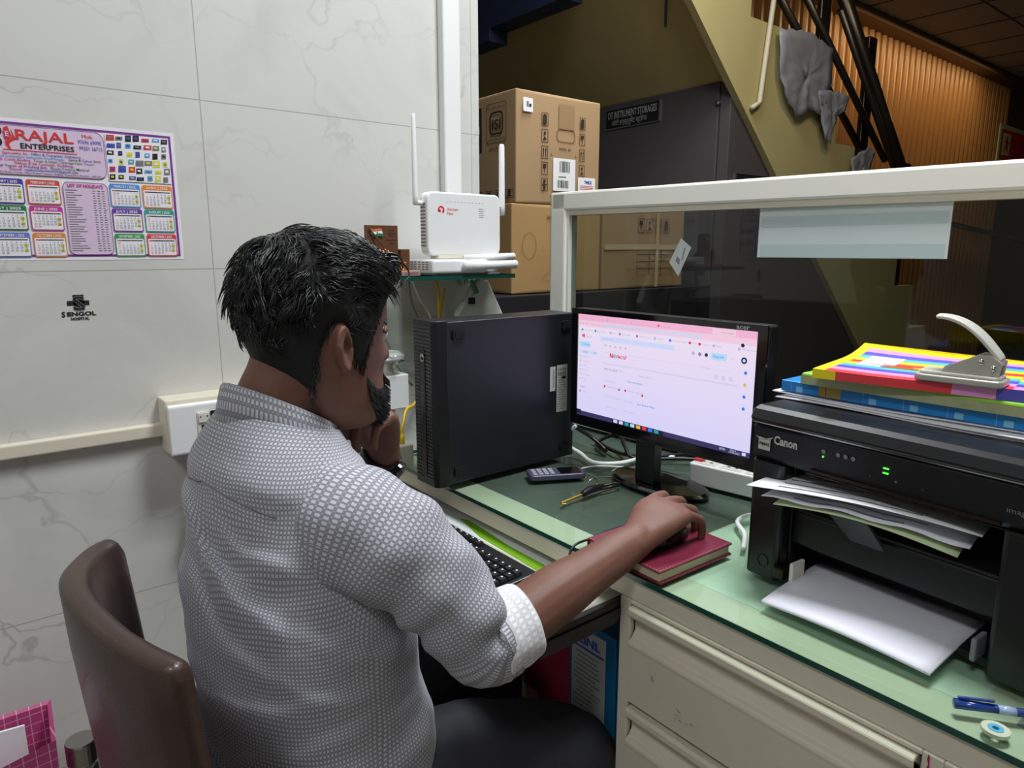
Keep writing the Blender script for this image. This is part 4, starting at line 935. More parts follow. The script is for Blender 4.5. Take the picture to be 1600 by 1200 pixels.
tag(MB().tube([(.884, .664, .80), (.90, .70, .790), (.88, .745, .772), (.82, .755, .770), (.77, .752, .770), (.735, .752, .769), (.718, .748, .757), (.712, .738, .73), (.715, .725, .705), (.76, .712, .7035), (.82, .71, .7035)], .0022, 8, smooth=8).build('mouse_cable', 'black_plastic', smooth=True), 'black mouse cable looping over the front edge of the desk glass', 'cable')

# pen and tape roll
t = thing('pen', 'blue capped ballpoint pen on the near corner of the desk glass', 'pen', (.76, .2, ZD))
mat('pen_blue', '#173a86', .25, coat=.5); glass_mat('pen_clear', '#a9c4e0')
P0 = Vector((.765, .212, ZD+.0065)); P1 = Vector((.845, .105, ZD+.0065)); d = (P1-P0)
MB().tube([P0, P0+d*.30], lambda q: .0054-.0008*q, 14).build('cap', 'pen_blue', t, world=True, smooth=True)
MB().tube([P0+d*.30, P0+d*.42], .0048, 14).build('grip', mat('pen_grip', '#9fb4d2', .15, coat=.5), t, world=True, smooth=True)
MB().tube([P0+d*.42, P1], .0044, 14).build('barrel', 'pen_blue', t, world=True, smooth=True)
MB().tube([P0+d*.02+Vector((0, 0, .0075)), P0+d*.27+Vector((0, 0, .0085))], .0016, 8).build('clip', 'pen_blue', t, world=True)
t = thing('tape_roll', 'small clear tape roll with a blue core beside the blue pen', 'tape', (.752, .172, ZD))
def ringm(r0, r1, h): return [(r0, 0), (r1, 0), (r1, h), (r0, h), (r0, 0)]
MB().lathe(ringm(.007, .0125, .004), 28, M=Matrix.Translation((.758, .172, ZD)), caps=False).build('tape', mat('tape_clear', '#c8cfb4', .15, coat=.6), t, world=True)
MB().lathe(ringm(.003, .007, .0045), 24, M=Matrix.Translation((.758, .172, ZD)), caps=False).build('core', mat('core_blue', '#5aa6cf', .4), t, world=True)

# ------------------------------------------------------------------ printer and the papers in it
PR = math.radians(-4)
t = thing('printer', 'black multifunction laser printer on the right of the desk', 'printer', (.870, .529, ZD), PR)
G = 'gloss_black'; mat('printer_black', '#0d0e12', .36, coat=.1); mat('printer_matte', '#0b0b0d', .55)
# local: x away from the front, -y to the right
MB().rbox(0, .03, -.052, 0, .004, .178, .008).box(.03, .27, -.052, -.004, .004, .178).build('left_column', 'printer_black', t, bevel=.002)
MB().rbox(0, .27, -.372, -.318, .004, .178, .006).build('right_column', 'printer_black', t, bevel=.002)
MB().box(.10, .27, -.318, -.052, .004, .1085).box(.235, .27, -.318, -.052, .1085, .178).build('rear_body', 'printer_matte', t, bevel=.003)
MB().box(.030, .10, -.318, -.052, .058, .108).build('front_cover', 'printer_black', t, bevel=.004)
MB().box(.02, .10, -.318, -.052, .004, .014).build('paper_tray', 'printer_matte', t)
for y in (-.075, -.305): MB().box(.0, .03, y-.003, y+.003, .014, .042).build('paper_guide', 'grey_ink' if y < -.2 else 'off_white_plastic', t, bevel=.002)
MB().box(-.006, .02, -.066, -.05, .014, .030).build('tray_hinge', 'dark_steel', t, bevel=.002)
# scanner unit
MB().prism([(.006, .178), (.001, .186), (.0, .226), (.006, .232), (.27, .232), (.27, .178)], -.376, .002, T=lambda a, b, c: (a, c, b)).build('scanner_unit', 'printer_black', t, bevel=.003)
MB().prism([(-.004, .2335), (-.006, .240), (.0, .252), (.012, .256), (.275, .256), (.275, .2335)], -.378, .004, T=lambda a, b, c: (a, c, b)).build('lid', 'printer_black', t, bevel=.004, bseg=3)
MB().box(-.0005, .002, -.376, .002, .2318, .2338).build('trim_strip', 'chrome', t)
M = frame((-.0003, 0, 0), (0, -1, 0), (0.02, 0, 1))
b = MB().box(-.004, .004, -.315, -.092, .182, .186, 0); b.build('button_bar', 'dark_steel', t)
M = FX(0, 0, -.0012)
b = MB().text('Canon', .034, .2075, .0165, 0, M, 0, bold=.0006, fit=.036)
b.build('maker_mark', ['label_silver', 'grey_ink'], t)
b = MB(); b.text('imageCLASS', .318, .199, .0085, 1, M, 0, fit=.05).text('MF3010', .335, .190, .0075, 1, M)
b.build('model_mark', ['label_silver', 'grey_ink'], t)
b = MB()
for k, u in enumerate((.108, .128, .138, .148)): MB().disc(u, .214, .003, 0, M, 0, 12).build('panel_symbol', 'grey_ink', t)
b.text('+', .200, .196, .009, 1, M).text('-', .17, .196, .009, 1, M).text('-', .232, .196, .009, 1, M)
b.build('panel_symbols', ['label_silver', 'grey_ink'], t)
mat('led_green', '#0a3010', .4, emit='#58ff4a', es=2.2)
b = MB().disc(.108, .207, .0014, 0, M, 0, 10).rect(.186, .2115, .193, .2135, 0, M).rect(.186, .2055, .193, .2075, 0, M); b.build('indicator_light', 'led_green', t)
b = MB().rect(.010, .195, .029, .212, 0, M, .0004).poly([(.005, .213), (.029, .212), (.034, .216), (.012, .209)], 0, M, .0006)
b.text('PIMAS', .0115, .2015, .006, 1, M, .0008, fit=.016, bold=.0002)
b.build('torn_label', ['label_silver', 'matte_black'], t)
MB().box(-.001, .0, -.34, -.085, .178, .1792).build('panel_edge', 'dark_steel', t)
MB().tube([(-.0008, -.030+.0085*math.cos(k*PI/10), .030+.0085*math.sin(k*PI/10)) for k in range(21)], .0007, 6).build('power_button', 'dark_steel', t)
# the grey support flap in the middle of the output slot
Wp = lambda *q: wm(t).inverted() @ Vector(q)
fv = [(.868, .378, .868), (.866, .335, .868), (.848, .352, .904), (.855, .408, .904)]
MB().add([Wp(*q) for q in fv] + [Wp(q[0]+.004, q[1], q[2]+.001) for q in fv], [(0, 1, 2, 3), (7, 6, 5, 4), (0, 4, 5, 1), (1, 5, 6, 2), (2, 6, 7, 3), (3, 7, 4, 0)]).build('output_flap', mat('flap_grey', '#2c2d33', .35), t)
MB().box(.03, .27, -.318, -.052, .1085, .112).build('output_floor', 'printer_matte', t)

def paper(name, label, corners, z, bend, m='paper_white', grp=None, print_=False, thick=.0006, nu=14, nv=10):
    # corners: front-left, front-right, back-right, back-left in world xy, bend(u,v)->height
    b = MB(); R = []
    fl, fr, br, bl = [Vector(c_) for c_ in corners]
    for i in range(nv+1):
        v = i/nv; r = []
        for j in range(nu+1):
            u = j/nu; p = (fl*(1-u)+fr*u)*(1-v) + (bl*(1-u)+br*u)*v
            r.append((p.x, p.y, z + bend(u, v)))
        R.append(r)
    b.rings(R, False, False)
    if print_:
        rr = random.Random(print_)
        for k in range(7):
            v = .06+k*.085; u0 = .12+rr.random()*.06; u1 = u0+.25+rr.random()*.4; q = []
            for (uu, vv) in [(u0+(u1-u0)*s_/6, v) for s_ in range(7)] + [(u0+(u1-u0)*s_/6, v+.012) for s_ in range(6, -1, -1)]:
                p = (fl*(1-uu)+fr*uu)*(1-vv) + (bl*(1-uu)+br*uu)*vv; q.append((p.x, p.y, z+bend(uu, vv)+.0008))
            b.add(q, [(s_, s_+1, 12-s_, 13-s_) for s_ in range(6)], 1)
    o = b.build(name, [m, 'grey_ink'], smooth=True); sm = o.modifiers.new('t', 'SOLIDIFY'); sm.thickness = thick; sm.offset = -1
    return tag(o, label, 'paper', grp)
mat('paper_cool', '#e6e6f2', .6); mat('paper_green', '#cfe0b4', .6)
# output papers (three curled sheets)
paper('printed_sheet', 'pale green printed sheet curling down at the printer output, below the white sheets', [(.832, .470), (.862, .255), (1.04, .28), (1.04, .50)], .904, lambda u, v: -.012*(1-v)**2 + .010*math.sin(PI*u)*(1-v) + .008*(1-u)*(1-v) - .005*v, 'paper_green', None, 3)
paper('printed_sheet', 'creased white printed sheet in the middle of the printer output pile', [(.826, .485), (.868, .246), (1.06, .27), (1.06, .505)], .913, lambda u, v: -.004*(1-v)**2 + .006*math.sin(3*u)*(1-v) - .006*u*(1-v) + .0018*math.sin(19*u)*(1-v)**3 - .004*v, 'paper_cool', None, 5)
paper('printed_sheet', 'topmost white printed sheet sticking out of the printer output', [(.815, .502), (.862, .234), (1.06, .258), (1.07, .51)], .922, lambda u, v: .011*math.sin(PI*u*.8)*(1-v) - .004*u*(1-v) - .002*v, 'paper_white', None, 8)
paper('paper_stack', 'blank white paper stack sticking out of the printer bottom tray', [(.795, .455), (.795, .247), (.955, .241), (.955, .455)], .7855, lambda u, v: -.009*(1-v)**2.0 + .004*math.sin(PI*u)*(1-v) + .0, 'paper_cool', None, 0, .004)
# ------------------------------------------------------------------ pile on the printer
ZP = ZD + .256
for k, (dx, dy, a, lb) in enumerate(((0, 0, -1, 'lowest loose white sheets sticking out under the blue file'), (.006, -.012, -3, 'middle loose white sheet under the blue file'), (.004, .008, .5, 'upper loose white sheet under the blue file'))):
    a = math.radians(a); c_ = Vector((.94+dx, .54+dy)); ex = Vector((math.cos(a), math.sin(a)))*.205; ey = Vector((math.sin(a), -math.cos(a)))*.32
    paper('loose_paper', lb, [c_, c_+ey, c_+ey+ex, c_+ex], ZP+.0022+k*.0032, lambda u, v, k=k: .0012*math.sin(6*u+k)*(1-v)*(1-v), 'paper_cool' if k != 1 else 'paper_white', 'loose sheets on the printer lid', 0, .0016)
mat('file_blue', '#1b86d8', .35); mat('file_ltblue', '#7fc0ee', .4); mat('file_tan', '#b79a4a', .5); mat('file_green', '#8fc63a', .4); mat('file_marble', '#a8b086', .5, var=.25, vscale=60)
t = thing('box_file', 'blue file with pale squares on its spine in the pile on the printer', 'file', (.945, .535, ZP+.0115))
b = MB().box(0, .205, -.365, 0, 0, .016, 0)
M = FX(0, 0, -.0003)
for k in range(7):
    u = .012+k*.052
    if k == 1: b.rect(.058, .0005, .090, .0155, 2, M)
    else: b.rect(u+.012, .001, u+.022, .0095, 1, M)
    b.rect(u+.004, .0, u+.0047, .016, 1, M)
b.build('cover', ['file_blue', 'file_ltblue', 'file_tan'], t, bevel=.001)
MB().box(.004, .203, -.363, .0005, .003, .013).build('pages', 'paper_white', t)
t = thing('box_file', 'green file with a mottled spine between the blue file and the striped notebook', 'file', (.935, .50, ZP+.0280))
b = MB().box(0, .215, -.36, 0, 0, .0165, 0)
for k in range(1): b.rect(.0, .0005, .275, .0125, 1, FX(0, 0, -.0003))
b.build('cover', ['file_green', 'file_marble'], t, bevel=.003)
MB().box(.004, .213, -.358, .0005, .003, .0135).build('pages', 'page_edge', t)
for nm, h in (('st_yellow', '#f2e21c'), ('st_pink', '#e79ad6'), ('st_purple', '#5b55c8'), ('st_teal', '#5cc0c2'), ('st_red', '#e8404c'), ('st_gold', '#dba33c'), ('st_rose', '#ef7f9a')): mat(nm, h, .35)
STR = ['st_yellow', 'st_pink', 'st_purple', 'st_teal', 'st_red', 'st_gold', 'st_rose', 'paper_white']
t = thing('notebook', 'rainbow striped notebook on top of the pile under the hole punch', 'notebook', (.905, .468, ZP+.0448), math.radians(9))
b = MB()
Ln, Dp, H_ = .33, .235, .013
cols = [4, 1, 2, 3, 0, 4, 0, 3, 2, 1, 0]
nx = len(cols)
def hz(x, y): return H_ + .012*max(0, (x-.12)/.115)**2*max(0, 1+y/.25) + .0015*math.sin(y*18)
for i in range(nx):
    xa, xb = Dp*i/nx, Dp*(i+1)/nx
    for j in range(22):
        ya, yb = -Ln*j/22, -Ln*(j+1)/22
        mi = cols[(i + (0 if ya > -.20 else int((-.20-ya)*28*(1 - i/nx)+.6))) % nx]
        if j == 0: mi = 0
        if 2 <= j <= 4 and 4 <= i <= 7: mi = 7
        b.add([(xa, ya, hz(xa, ya)), (xa, yb, hz(xa, yb)), (xb, yb, hz(xb, yb)), (xb, ya, hz(xb, ya))], [(0, 1, 2, 3)], mi)
for j in range(22):
    ya, yb = -Ln*j/22, -Ln*(j+1)/22; mi = 4 if j > 1 and j < 11 else (1 if j < 14 else 2) if j > 1 else 0
    b.add([(0, ya, .0), (0, yb, .0), (0, yb, hz(0, yb)), (0, ya, hz(0, ya))], [(0, 3, 2, 1)][::1], mi)
for i in range(nx):
    xa, xb = Dp*i/nx, Dp*(i+1)/nx
    b.add([(xa, 0, 0), (xb, 0, 0), (xb, 0, hz(xb, 0)), (xa, 0, hz(xa, 0))], [(0, 1, 2, 3)], 0); b.add([(xa, -Ln, 0), (xb, -Ln, 0), (xb, -Ln, hz(xb, -Ln)), (xa, -Ln, hz(xa, -Ln))], [(3, 2, 1, 0)], 0)
b.add([(Dp, 0, 0), (Dp, -Ln, 0), (Dp, -Ln, hz(Dp, -Ln)), (Dp, 0, hz(Dp, 0))], [(0, 1, 2, 3)], 0)
b.add([(0, 0, 0), (0, -Ln, 0), (Dp, -Ln, 0), (Dp, 0, 0)], [(3, 2, 1, 0)], 7)
b.build('cover', STR, t)
b = MB().rect(.035, .10, .058, .135, 0, frame((0, 0, hz(.1, -.05)+.0008), (0, -1, 0), (1, 0, 0)))
b.rect(.062, .085, .11, .092, 1, frame((0, 0, hz(.09, -.09)+.0014), (0, -1, 0), (1, 0, 0))).rect(.062, .10, .10, .106, 1, frame((0, 0, hz(.09, -.09)+.0014), (0, -1, 0), (1, 0, 0)))
b.build('cover_print', ['paper_white', 'logo_red'], t)
# hole punch
mat('punch_grey', '#bdbcb4', .3, metal=.25); mat('punch_lever', '#cfcec6', .32, metal=.15)
t = thing('hole_punch', 'grey metal hole punch with its lever raised on the rainbow notebook', 'hole punch', (.945, .302, ZP+.0590), math.radians(-84))
t.scale = (.8, .8, .8)
# local x: towards the hinge end (right in the picture), y: depth
MB().rbox(-.058, .060, -.030, .030, 0, .011, .012).build('base', 'punch_grey', t, bevel=.003, bseg=3)
MB().rbox(-.052, .055, -.0255, .0255, .011, .016, .010).build('tray', 'punch_lever', t, bevel=.002)
for s_ in (-1, 1):
    MB().prism([(-.022, .016), (.052, .016), (.054, .036), (.040, .047), (.024, .046), (.006, .036), (-.018, .024)], s_*.019-.0015, s_*.019+.0015, T=lambda a, b, c: (a, c, b)).build('side_plate', 'punch_grey', t, bevel=.0006)
MB().box(-.020, .02, -.0175, .0175, .0165, .024).build('punch_block', 'dark_steel', t, bevel=.002)
R = []
for k in range(15):
    q = k/14
    x = .052 - .090*q**1.15 + .006*math.sin(PI*q); z = .030 + .066*q + .020*math.sin(PI*q)*q
    hw = .0165 + .006*math.sin(PI*min(1, q*1.1)); th = .010*(1-q*.65)+.001
    R.append([(x, -hw, z), (x-.001, -hw, z+th), (x, 0, z+th*1.5), (x-.001, hw, z+th), (x, hw, z)])
MB().rings(R, True, True).build('lever', 'punch_lever', t, smooth=False, bevel=.0018)
for (x, z) in ((.028, .036), (.044, .028)):
    MB().tube([(x, -.0225, z), (x, .0225, z)], .0042, 12).build('rivet', 'chrome', t, smooth=True)

# ------------------------------------------------------------------ chair
mat('leather_brown', '#3c2a25', .36, bump=.25, bscale=350, coat=.15)
t = thing('office_chair', 'dark brown leather chair with a curved back behind the seated man', 'chair', (.32, .83, 0))
plan = spline([Vector(p) for p in ((.128, 1.012, 0), (.098, .985, 0), (.072, .93, 0), (.062, .875, 0), (.064, .815, 0), (.078, .745, 0), (.100, .685, 0), (.122, .640, 0))], 7)
R = []
for i, p in enumerate(plan):
    d = (plan[min(i+1, len(plan)-1)] - plan[max(i-1, 0)]).normalized(); n_ = Vector((-d.y, d.x, 0))
    if n_.x < 0: n_ = -n_
    u = i/(len(plan)-1); sc = min(1, .45 + 6*min(u, 1-u)); th = .017*min(1, .55+5*min(u, 1-u)); r = []
    zt = .868 - .006*math.cos(2*PI*u) - .02*max(0, 1-u/.05) - .014*max(0, 1-(1-u)/.03); zb = .44
    for k in range(20):
        # rounded slab section: up the front, over the top, down the rear
        if k < 8: q = k/8; off, z = th, zb+(zt-th-zb)*q
        elif k < 13: a = PI*(k-7.5)/5.5; off, z = th*math.cos(a), zt-th+th*math.sin(a)
        else: q = (19-k)/7; off, z = -th, zb+(zt-th-zb)*q
        tilt = .085*(zt-z)**1.0
        r.append((p.x + n_.x*off + tilt, p.y + n_.y*off + (.86-p.y)*.25*(zt-z), z))
    R.append(r)
MB().rings(R[::-1], True, True).build('backrest', 'leather_brown', t, world=True, smooth=True)
MB().rbox(.11, .60, .63, 1.06, .33, .381, .06, 6).build('seat', 'leather_brown', t, world=True, bevel=.015, bseg=3)
for (x, y) in ((.14, .66), (.14, 1.03), (.56, .66), (.56, 1.03)): MB().tube([(x, y, 0), (x, y, .335)], .014, 12).build('leg', 'chrome', t, world=True, smooth=True)

# ------------------------------------------------------------------ low table with bag and bottle in the left foreground
def check_mat():
    m = bpy.data.materials.new('pink_check'); m.use_nodes = True; nt = m.node_tree; bs = nt.nodes['Principled BSDF']
    tc = nt.nodes.new('ShaderNodeTexCoord'); sp = nt.nodes.new('ShaderNodeSeparateXYZ'); nt.links.new(tc.outputs['Object'], sp.inputs[0]); outs = []
    for i, o in ((0, .0), (2, .3), (1, .1)):
        a = nt.nodes.new('ShaderNodeMath'); a.operation = 'MULTIPLY_ADD'; a.inputs[1].default_value = 1/.017; a.inputs[2].default_value = o+20; nt.links.new(sp.outputs[i], a.inputs[0])
        f = nt.nodes.new('ShaderNodeMath'); f.operation = 'FRACT'; nt.links.new(a.outputs[0], f.inputs[0])
        g = nt.nodes.new('ShaderNodeMath'); g.operation = 'LESS_THAN'; g.inputs[1].default_value = .07; nt.links.new(f.outputs[0], g.inputs[0]); outs.append(g.outputs[0])
    mx = nt.nodes.new('ShaderNodeMath'); mx.operation = 'MAXIMUM'; nt.links.new(outs[0], mx.inputs[0]); nt.links.new(outs[1], mx.inputs[1])
    c = nt.nodes.new('ShaderNodeMix'); c.data_type = 'RGBA'; c.inputs[6].default_value = lin('#b4467c'); c.inputs[7].default_value = lin('#dd9fbe'); nt.links.new(mx.outputs[0], c.inputs[0]); nt.links.new(c.outputs[2], bs.inputs['Base Color']); bs.inputs['Roughness'].default_value = .5
    MATS['pink_check'] = m
check_mat()
mat('steel', '#b8b6b0', .25, metal=1)
t = thing('stool', 'low cream stool against the tiled wall under the pink bag', 'stool', (0, 1.22, 0))
MB().rbox(-.24, .16, 1.08, 1.37, .17, .195, .02).build('seat', 'cream_metal', t, world=True, bevel=.004)
for (x, y) in ((-.21, 1.11), (.13, 1.11), (-.21, 1.34), (.13, 1.34)): MB().tube([(x, y, 0), (x, y, .17)], .012, 10).build('leg', 'cream_metal', t, world=True, smooth=True)
t = thing('gift_bag', 'pink checked paper bag with a white sheet inside at the lower left', 'bag', (-.06, 1.22, .195))
b = MB()
V = [(-.20, 1.18, .196), (.030, 1.205, .196), (.030, 1.29, .196), (-.20, 1.28, .196), (-.205, 1.165, .455), (.036, 1.20, .478), (.040, 1.30, .492), (-.20, 1.29, .50), (-.2, 1.17, .452), (.030, 1.205, .474), (.034, 1.295, .488), (-.195, 1.285, .496), (-.195, 1.185, .25), (.025, 1.21, .25), (.025, 1.285, .25), (-.195, 1.275, .25)]
b.add(V, [(3,2,1,0), (0,1,5,4), (1,2,6,5), (2,3,7,6), (3,0,4,7), (4,5,9,8), (5,6,10,9), (6,7,11,10), (7,4,8,11), (8,9,13,12), (9,10,14,13), (10,11,15,14), (11,8,12,15), (12,13,14,15)])
b.build('bag', 'pink_check', t, world=True)
tag(MB().add([(-.15, 1.225, .26), (0.0, 1.235, .26), (0.0, 1.24, .497), (-.16, 1.225, .52), (-.15, 1.229, .26), (0.0, 1.239, .26), (0.0, 1.244, .497), (-.16, 1.229, .52)], [(0,1,2,3), (7,6,5,4), (0,4,5,1), (1,5,6,2), (2,6,7,3), (3,7,4,0)]).build('white_sheet', 'paper_white'), 'white sheet standing inside the pink checked bag', 'paper')
t = thing('steel_bottle', 'steel bottle with a flat brushed lid beside the pink bag', 'bottle', (.070, 1.235, .195))
MB().lathe([(.018, 0), (.0235, .004), (.0235, .195), (.020, .205)], 28).build('body', 'steel', t, smooth=True, bevel=0)
MB().lathe([(.0225, .207), (.0235, .209), (.0235, .243), (.0225, .246), (.0, .246)], 28).build('lid', 'steel', t)
# under the desk
mat('carton_blue', '#12699c', .45); 
t = thing('blue_carton', 'blue carton with a printed white label under the desk', 'carton', (.84, .745, 0))
MB().box(.772, .93, .69, .80, 0, .612).build('carton', 'carton_blue', t, world=True, bevel=.002)
M = FX(0, 0, .7712)
b = MB().rect(-.793, .435, -.712, .600, 0, M).text('SEINL', -.790, .572, .022, 1, M, .0004, fit=.066, bold=.001).rect(-.790, .562, -.716, .566, 1, M, .0004)
rr = random.Random(11)
for k in range(13): b.rect(-.788+rr.uniform(0, .01), .552-k*.0085, -.74+rr.uniform(0, .02), .5545-k*.0085, 2, M, .0004)
b.build('label', [mat('label_grey', '#b9bcb8', .6), 'blue_ink', 'grey_ink'], t, world=True)
mat('cloth_red', '#b52a48', .7, bump=.2, bscale=90)
t = thing('red_bag', 'dull red cloth bag on the floor under the desk', 'bag', (1.06, 1.05, 0))
b = MB(); R = []
for i in range(16):
    ph = PI*(i+.02)/15.04; r = []
    for j in range(28):
        th = 2*PI*j/28; sgn = lambda v, e: math.copysign(abs(v)**e, v)
        x = sgn(math.sin(ph), .5)*sgn(math.cos(th), .5); y = sgn(math.sin(ph), .5)*sgn(math.sin(th), .5); z = sgn(math.cos(ph), .6)
        q = 1+.05*noise.noise(Vector((x, y, z))*3)
        r.append((1.10+x*.13*q, 1.05+y*.22*q, .27+z*.268*min(q, 1)))
    R.append(r)
b.rings(R).build('bag', 'cloth_red', t, world=True, smooth=True)
MB().tube([(1.02, .95, .52), (1.02, .97, .57), (1.02, 1.08, .58), (1.02, 1.12, .53)], .008, 8, smooth=6).build('handle', 'cloth_red', t, world=True, smooth=True)
rag('crumpled_bag', .90, 1.16, .14, .07, .10, .15, 'foam_white', 'crumpled white paper bag on the floor beside the red bag', 'paper bag', 5)
# ------------------------------------------------------------------ the man
def skin_mat():
    m = bpy.data.materials.new('skin'); m.use_nodes = True; nt = m.node_tree; bs = nt.nodes['Principled BSDF']
    tc = nt.nodes.new('ShaderNodeTexCoord'); n1 = nt.nodes.new('ShaderNodeTexNoise'); n1.inputs['Scale'].default_value = 18; n1.inputs['Detail'].default_value = 6
    nt.links.new(tc.outputs['Object'], n1.inputs['Vector'])
    c = nt.nodes.new('ShaderNodeMix'); c.data_type = 'RGBA'; c.inputs[6].default_value = lin('#664235'); c.inputs[7].default_value = lin('#7e5546'); nt.links.new(n1.outputs['Fac'], c.inputs[0])
    nt.links.new(c.outputs[2], bs.inputs['Base Color']); bs.inputs['Roughness'].default_value = .55
    bs.inputs['Subsurface Weight'].default_value = .15; bs.inputs['Subsurface Scale'].default_value = .006; bs.inputs['Subsurface Radius'].default_value = (1, .4, .25)
    n2 = nt.nodes.new('ShaderNodeTexNoise'); n2.inputs['Scale'].default_value = 260; n2.inputs['Detail'].default_value = 3; nt.links.new(tc.outputs['Object'], n2.inputs['Vector'])
    bp = nt.nodes.new('ShaderNodeBump'); bp.inputs['Strength'].default_value = .25; bp.inputs['Distance'].default_value = .001; nt.links.new(n2.outputs['Fac'], bp.inputs['Height']); nt.links.new(bp.outputs['Normal'], bs.inputs['Normal'])
    MATS['skin'] = m
skin_mat()
def shirt_mat(name, c0, c1, cell=.0066):
    m = bpy.data.materials.new(name); m.use_nodes = True; nt = m.node_tree; bs = nt.nodes['Principled BSDF']; L = nt.links.new
    uv = nt.nodes.new('ShaderNodeUVMap'); uv.uv_map = 'UVMap'; sp = nt.nodes.new('ShaderNodeSeparateXYZ'); L(uv.outputs[0], sp.inputs[0])
    def mth(op, a, b2=None):
        n = nt.nodes.new('ShaderNodeMath'); n.operation = op
        for i, q in enumerate((a, b2)):
            if q is None: continue
            if isinstance(q, (int, float)): n.inputs[i].default_value = q
            else: L(q, n.inputs[i])
        return n.outputs[0]
    def sq(o, sh): return mth('ABSOLUTE', mth('SUBTRACT', mth('FRACT', mth('ADD', mth('DIVIDE', o, cell), 50+sh)), .5))
    u, v = sp.outputs[0], sp.outputs[1]
    big = mth('LESS_THAN', mth('MAXIMUM', sq(u, 0), sq(v, 0)), .29)
    sm = mth('LESS_THAN', mth('MAXIMUM', sq(u, .5), sq(v, .5)), .12)
    f = mth('MAXIMUM', big, mth('MULTIPLY', sm, .45))
    c = nt.nodes.new('ShaderNodeMix'); c.data_type = 'RGBA'; c.inputs[6].default_value = lin(c0); c.inputs[7].default_value = lin(c1); L(f, c.inputs[0]); L(c.outputs[2], bs.inputs['Base Color'])
    bs.inputs['Roughness'].default_value = .75; bs.inputs['Sheen Weight'].default_value = .15
    tc = nt.nodes.new('ShaderNodeTexCoord'); n2 = nt.nodes.new('ShaderNodeTexNoise'); n2.inputs['Scale'].default_value = 26; n2.inputs['Detail'].default_value = 4; n2.inputs['Distortion'].default_value = .8
    L(tc.outputs['Object'], n2.inputs['Vector']); bp = nt.nodes.new('ShaderNodeBump'); bp.inputs['Strength'].default_value = .35; bp.inputs['Distance'].default_value = .006
    L(n2.outputs['Fac'], bp.inputs['Height']); L(bp.outputs['Normal'], bs.inputs['Normal'])
    MATS[name] = m
shirt_mat('shirt_cloth', '#85868f', '#c6c7d1', .0056); shirt_mat('shirt_inside', '#d2d2d6', '#ececf0', .009)
mat('trouser_cloth', '#24252c', .8, bump=.3, bscale=300); mat('hair_black', '#0a0a0c', .7, bump=.5, bscale=140); mat('hair_strand', '#141417', .3)
mat('shoe_black', '#0d0d0e', .35); mat('eye_white', '#d9d4cc', .3); mat('iris', '#1d120c', .2); mat('nail', '#b98a78', .3); mat('lip', '#6f4038', .45)

man = thing('person', 'person in a grey checked shirt sitting at the desk, chin resting on left hand', 'person', (.30, .88, 0))
V3 = Vector
def rot2(p, a): return (p[0]*math.cos(a)-p[1]*math.sin(a), p[0]*math.sin(a)+p[1]*math.cos(a))
def ell(cx, cy, z, a, bf, bb, th, n=48, ex=2.2, tx=0, ty=0):
    # horizontal section: a half width to the sides, bf to the front, bb to the back
    r = []
    for k in range(n):
        t = 2*PI*k/n; c_, s_ = math.cos(t), math.sin(t)
        x = math.copysign(abs(c_)**(2/ex), c_)*(bf if c_ > 0 else bb); y = math.copysign(abs(s_)**(2/ex), s_)*a
        q = rot2((x, y), th); r.append(V3((cx+q[0], cy+q[1], z + tx*x + ty*y)))
    return r
def chain(b, pts, radii, n=14, flat=None, sub=5, caps=True):
    # tapered limb along a smooth path; flat = (axis, factor) widens the section along an axis
    P = [V3(p) for p in pts]; Q = spline(P, sub); R = []; up = None; m = len(Q)-1
    for i, p in enumerate(Q):
        d = (Q[min(i+1, m)]-Q[max(i-1, 0)]).normalized()
        if up is None: up = V3((0, 0, 1)) if abs(d.z) < .8 else V3((1, 0, 0))
        a = d.cross(up).normalized(); up = a.cross(d).normalized()
        t = i/sub; k = min(int(t), len(radii)-2); f = t-k; f = f*f*(3-2*f); rr_ = radii[k]*(1-f)+radii[k+1]*f
        R.append([p + a*math.cos(2*PI*j/n)*rr_*(flat if flat else 1) + up*math.sin(2*PI*j/n)*rr_ for j in range(n)])
    # rounded ends
    def dome(c, ring, dirv, s):
        return [[c + (q-c)*math.cos(e) + dirv*s*math.sin(e) for q in ring] for e in (.5, .95, 1.35)]
    if caps:
        d0 = (Q[0]-Q[1]).normalized(); d1 = (Q[-1]-Q[-2]).normalized()
        R = dome(Q[0], R[0], d0, radii[0]*.9)[::-1] + R + dome(Q[-1], R[-1], d1, radii[-1]*.95)
    b.rings(R, True, True)
def ellipsoid(b, c, r, M=None, n=14, m=10):
    R = []
    for i in range(m+1):
        ph = PI*(i+.03)/(m+.06); R.append([V3((c[0]+r[0]*math.sin(ph)*math.cos(2*PI*j/n), c[1]+r[1]*math.sin(ph)*math.sin(2*PI*j/n), c[2]+r[2]*math.cos(ph))) for j in range(n)])
    b.rings(R[::-1], True, True, 0, M)

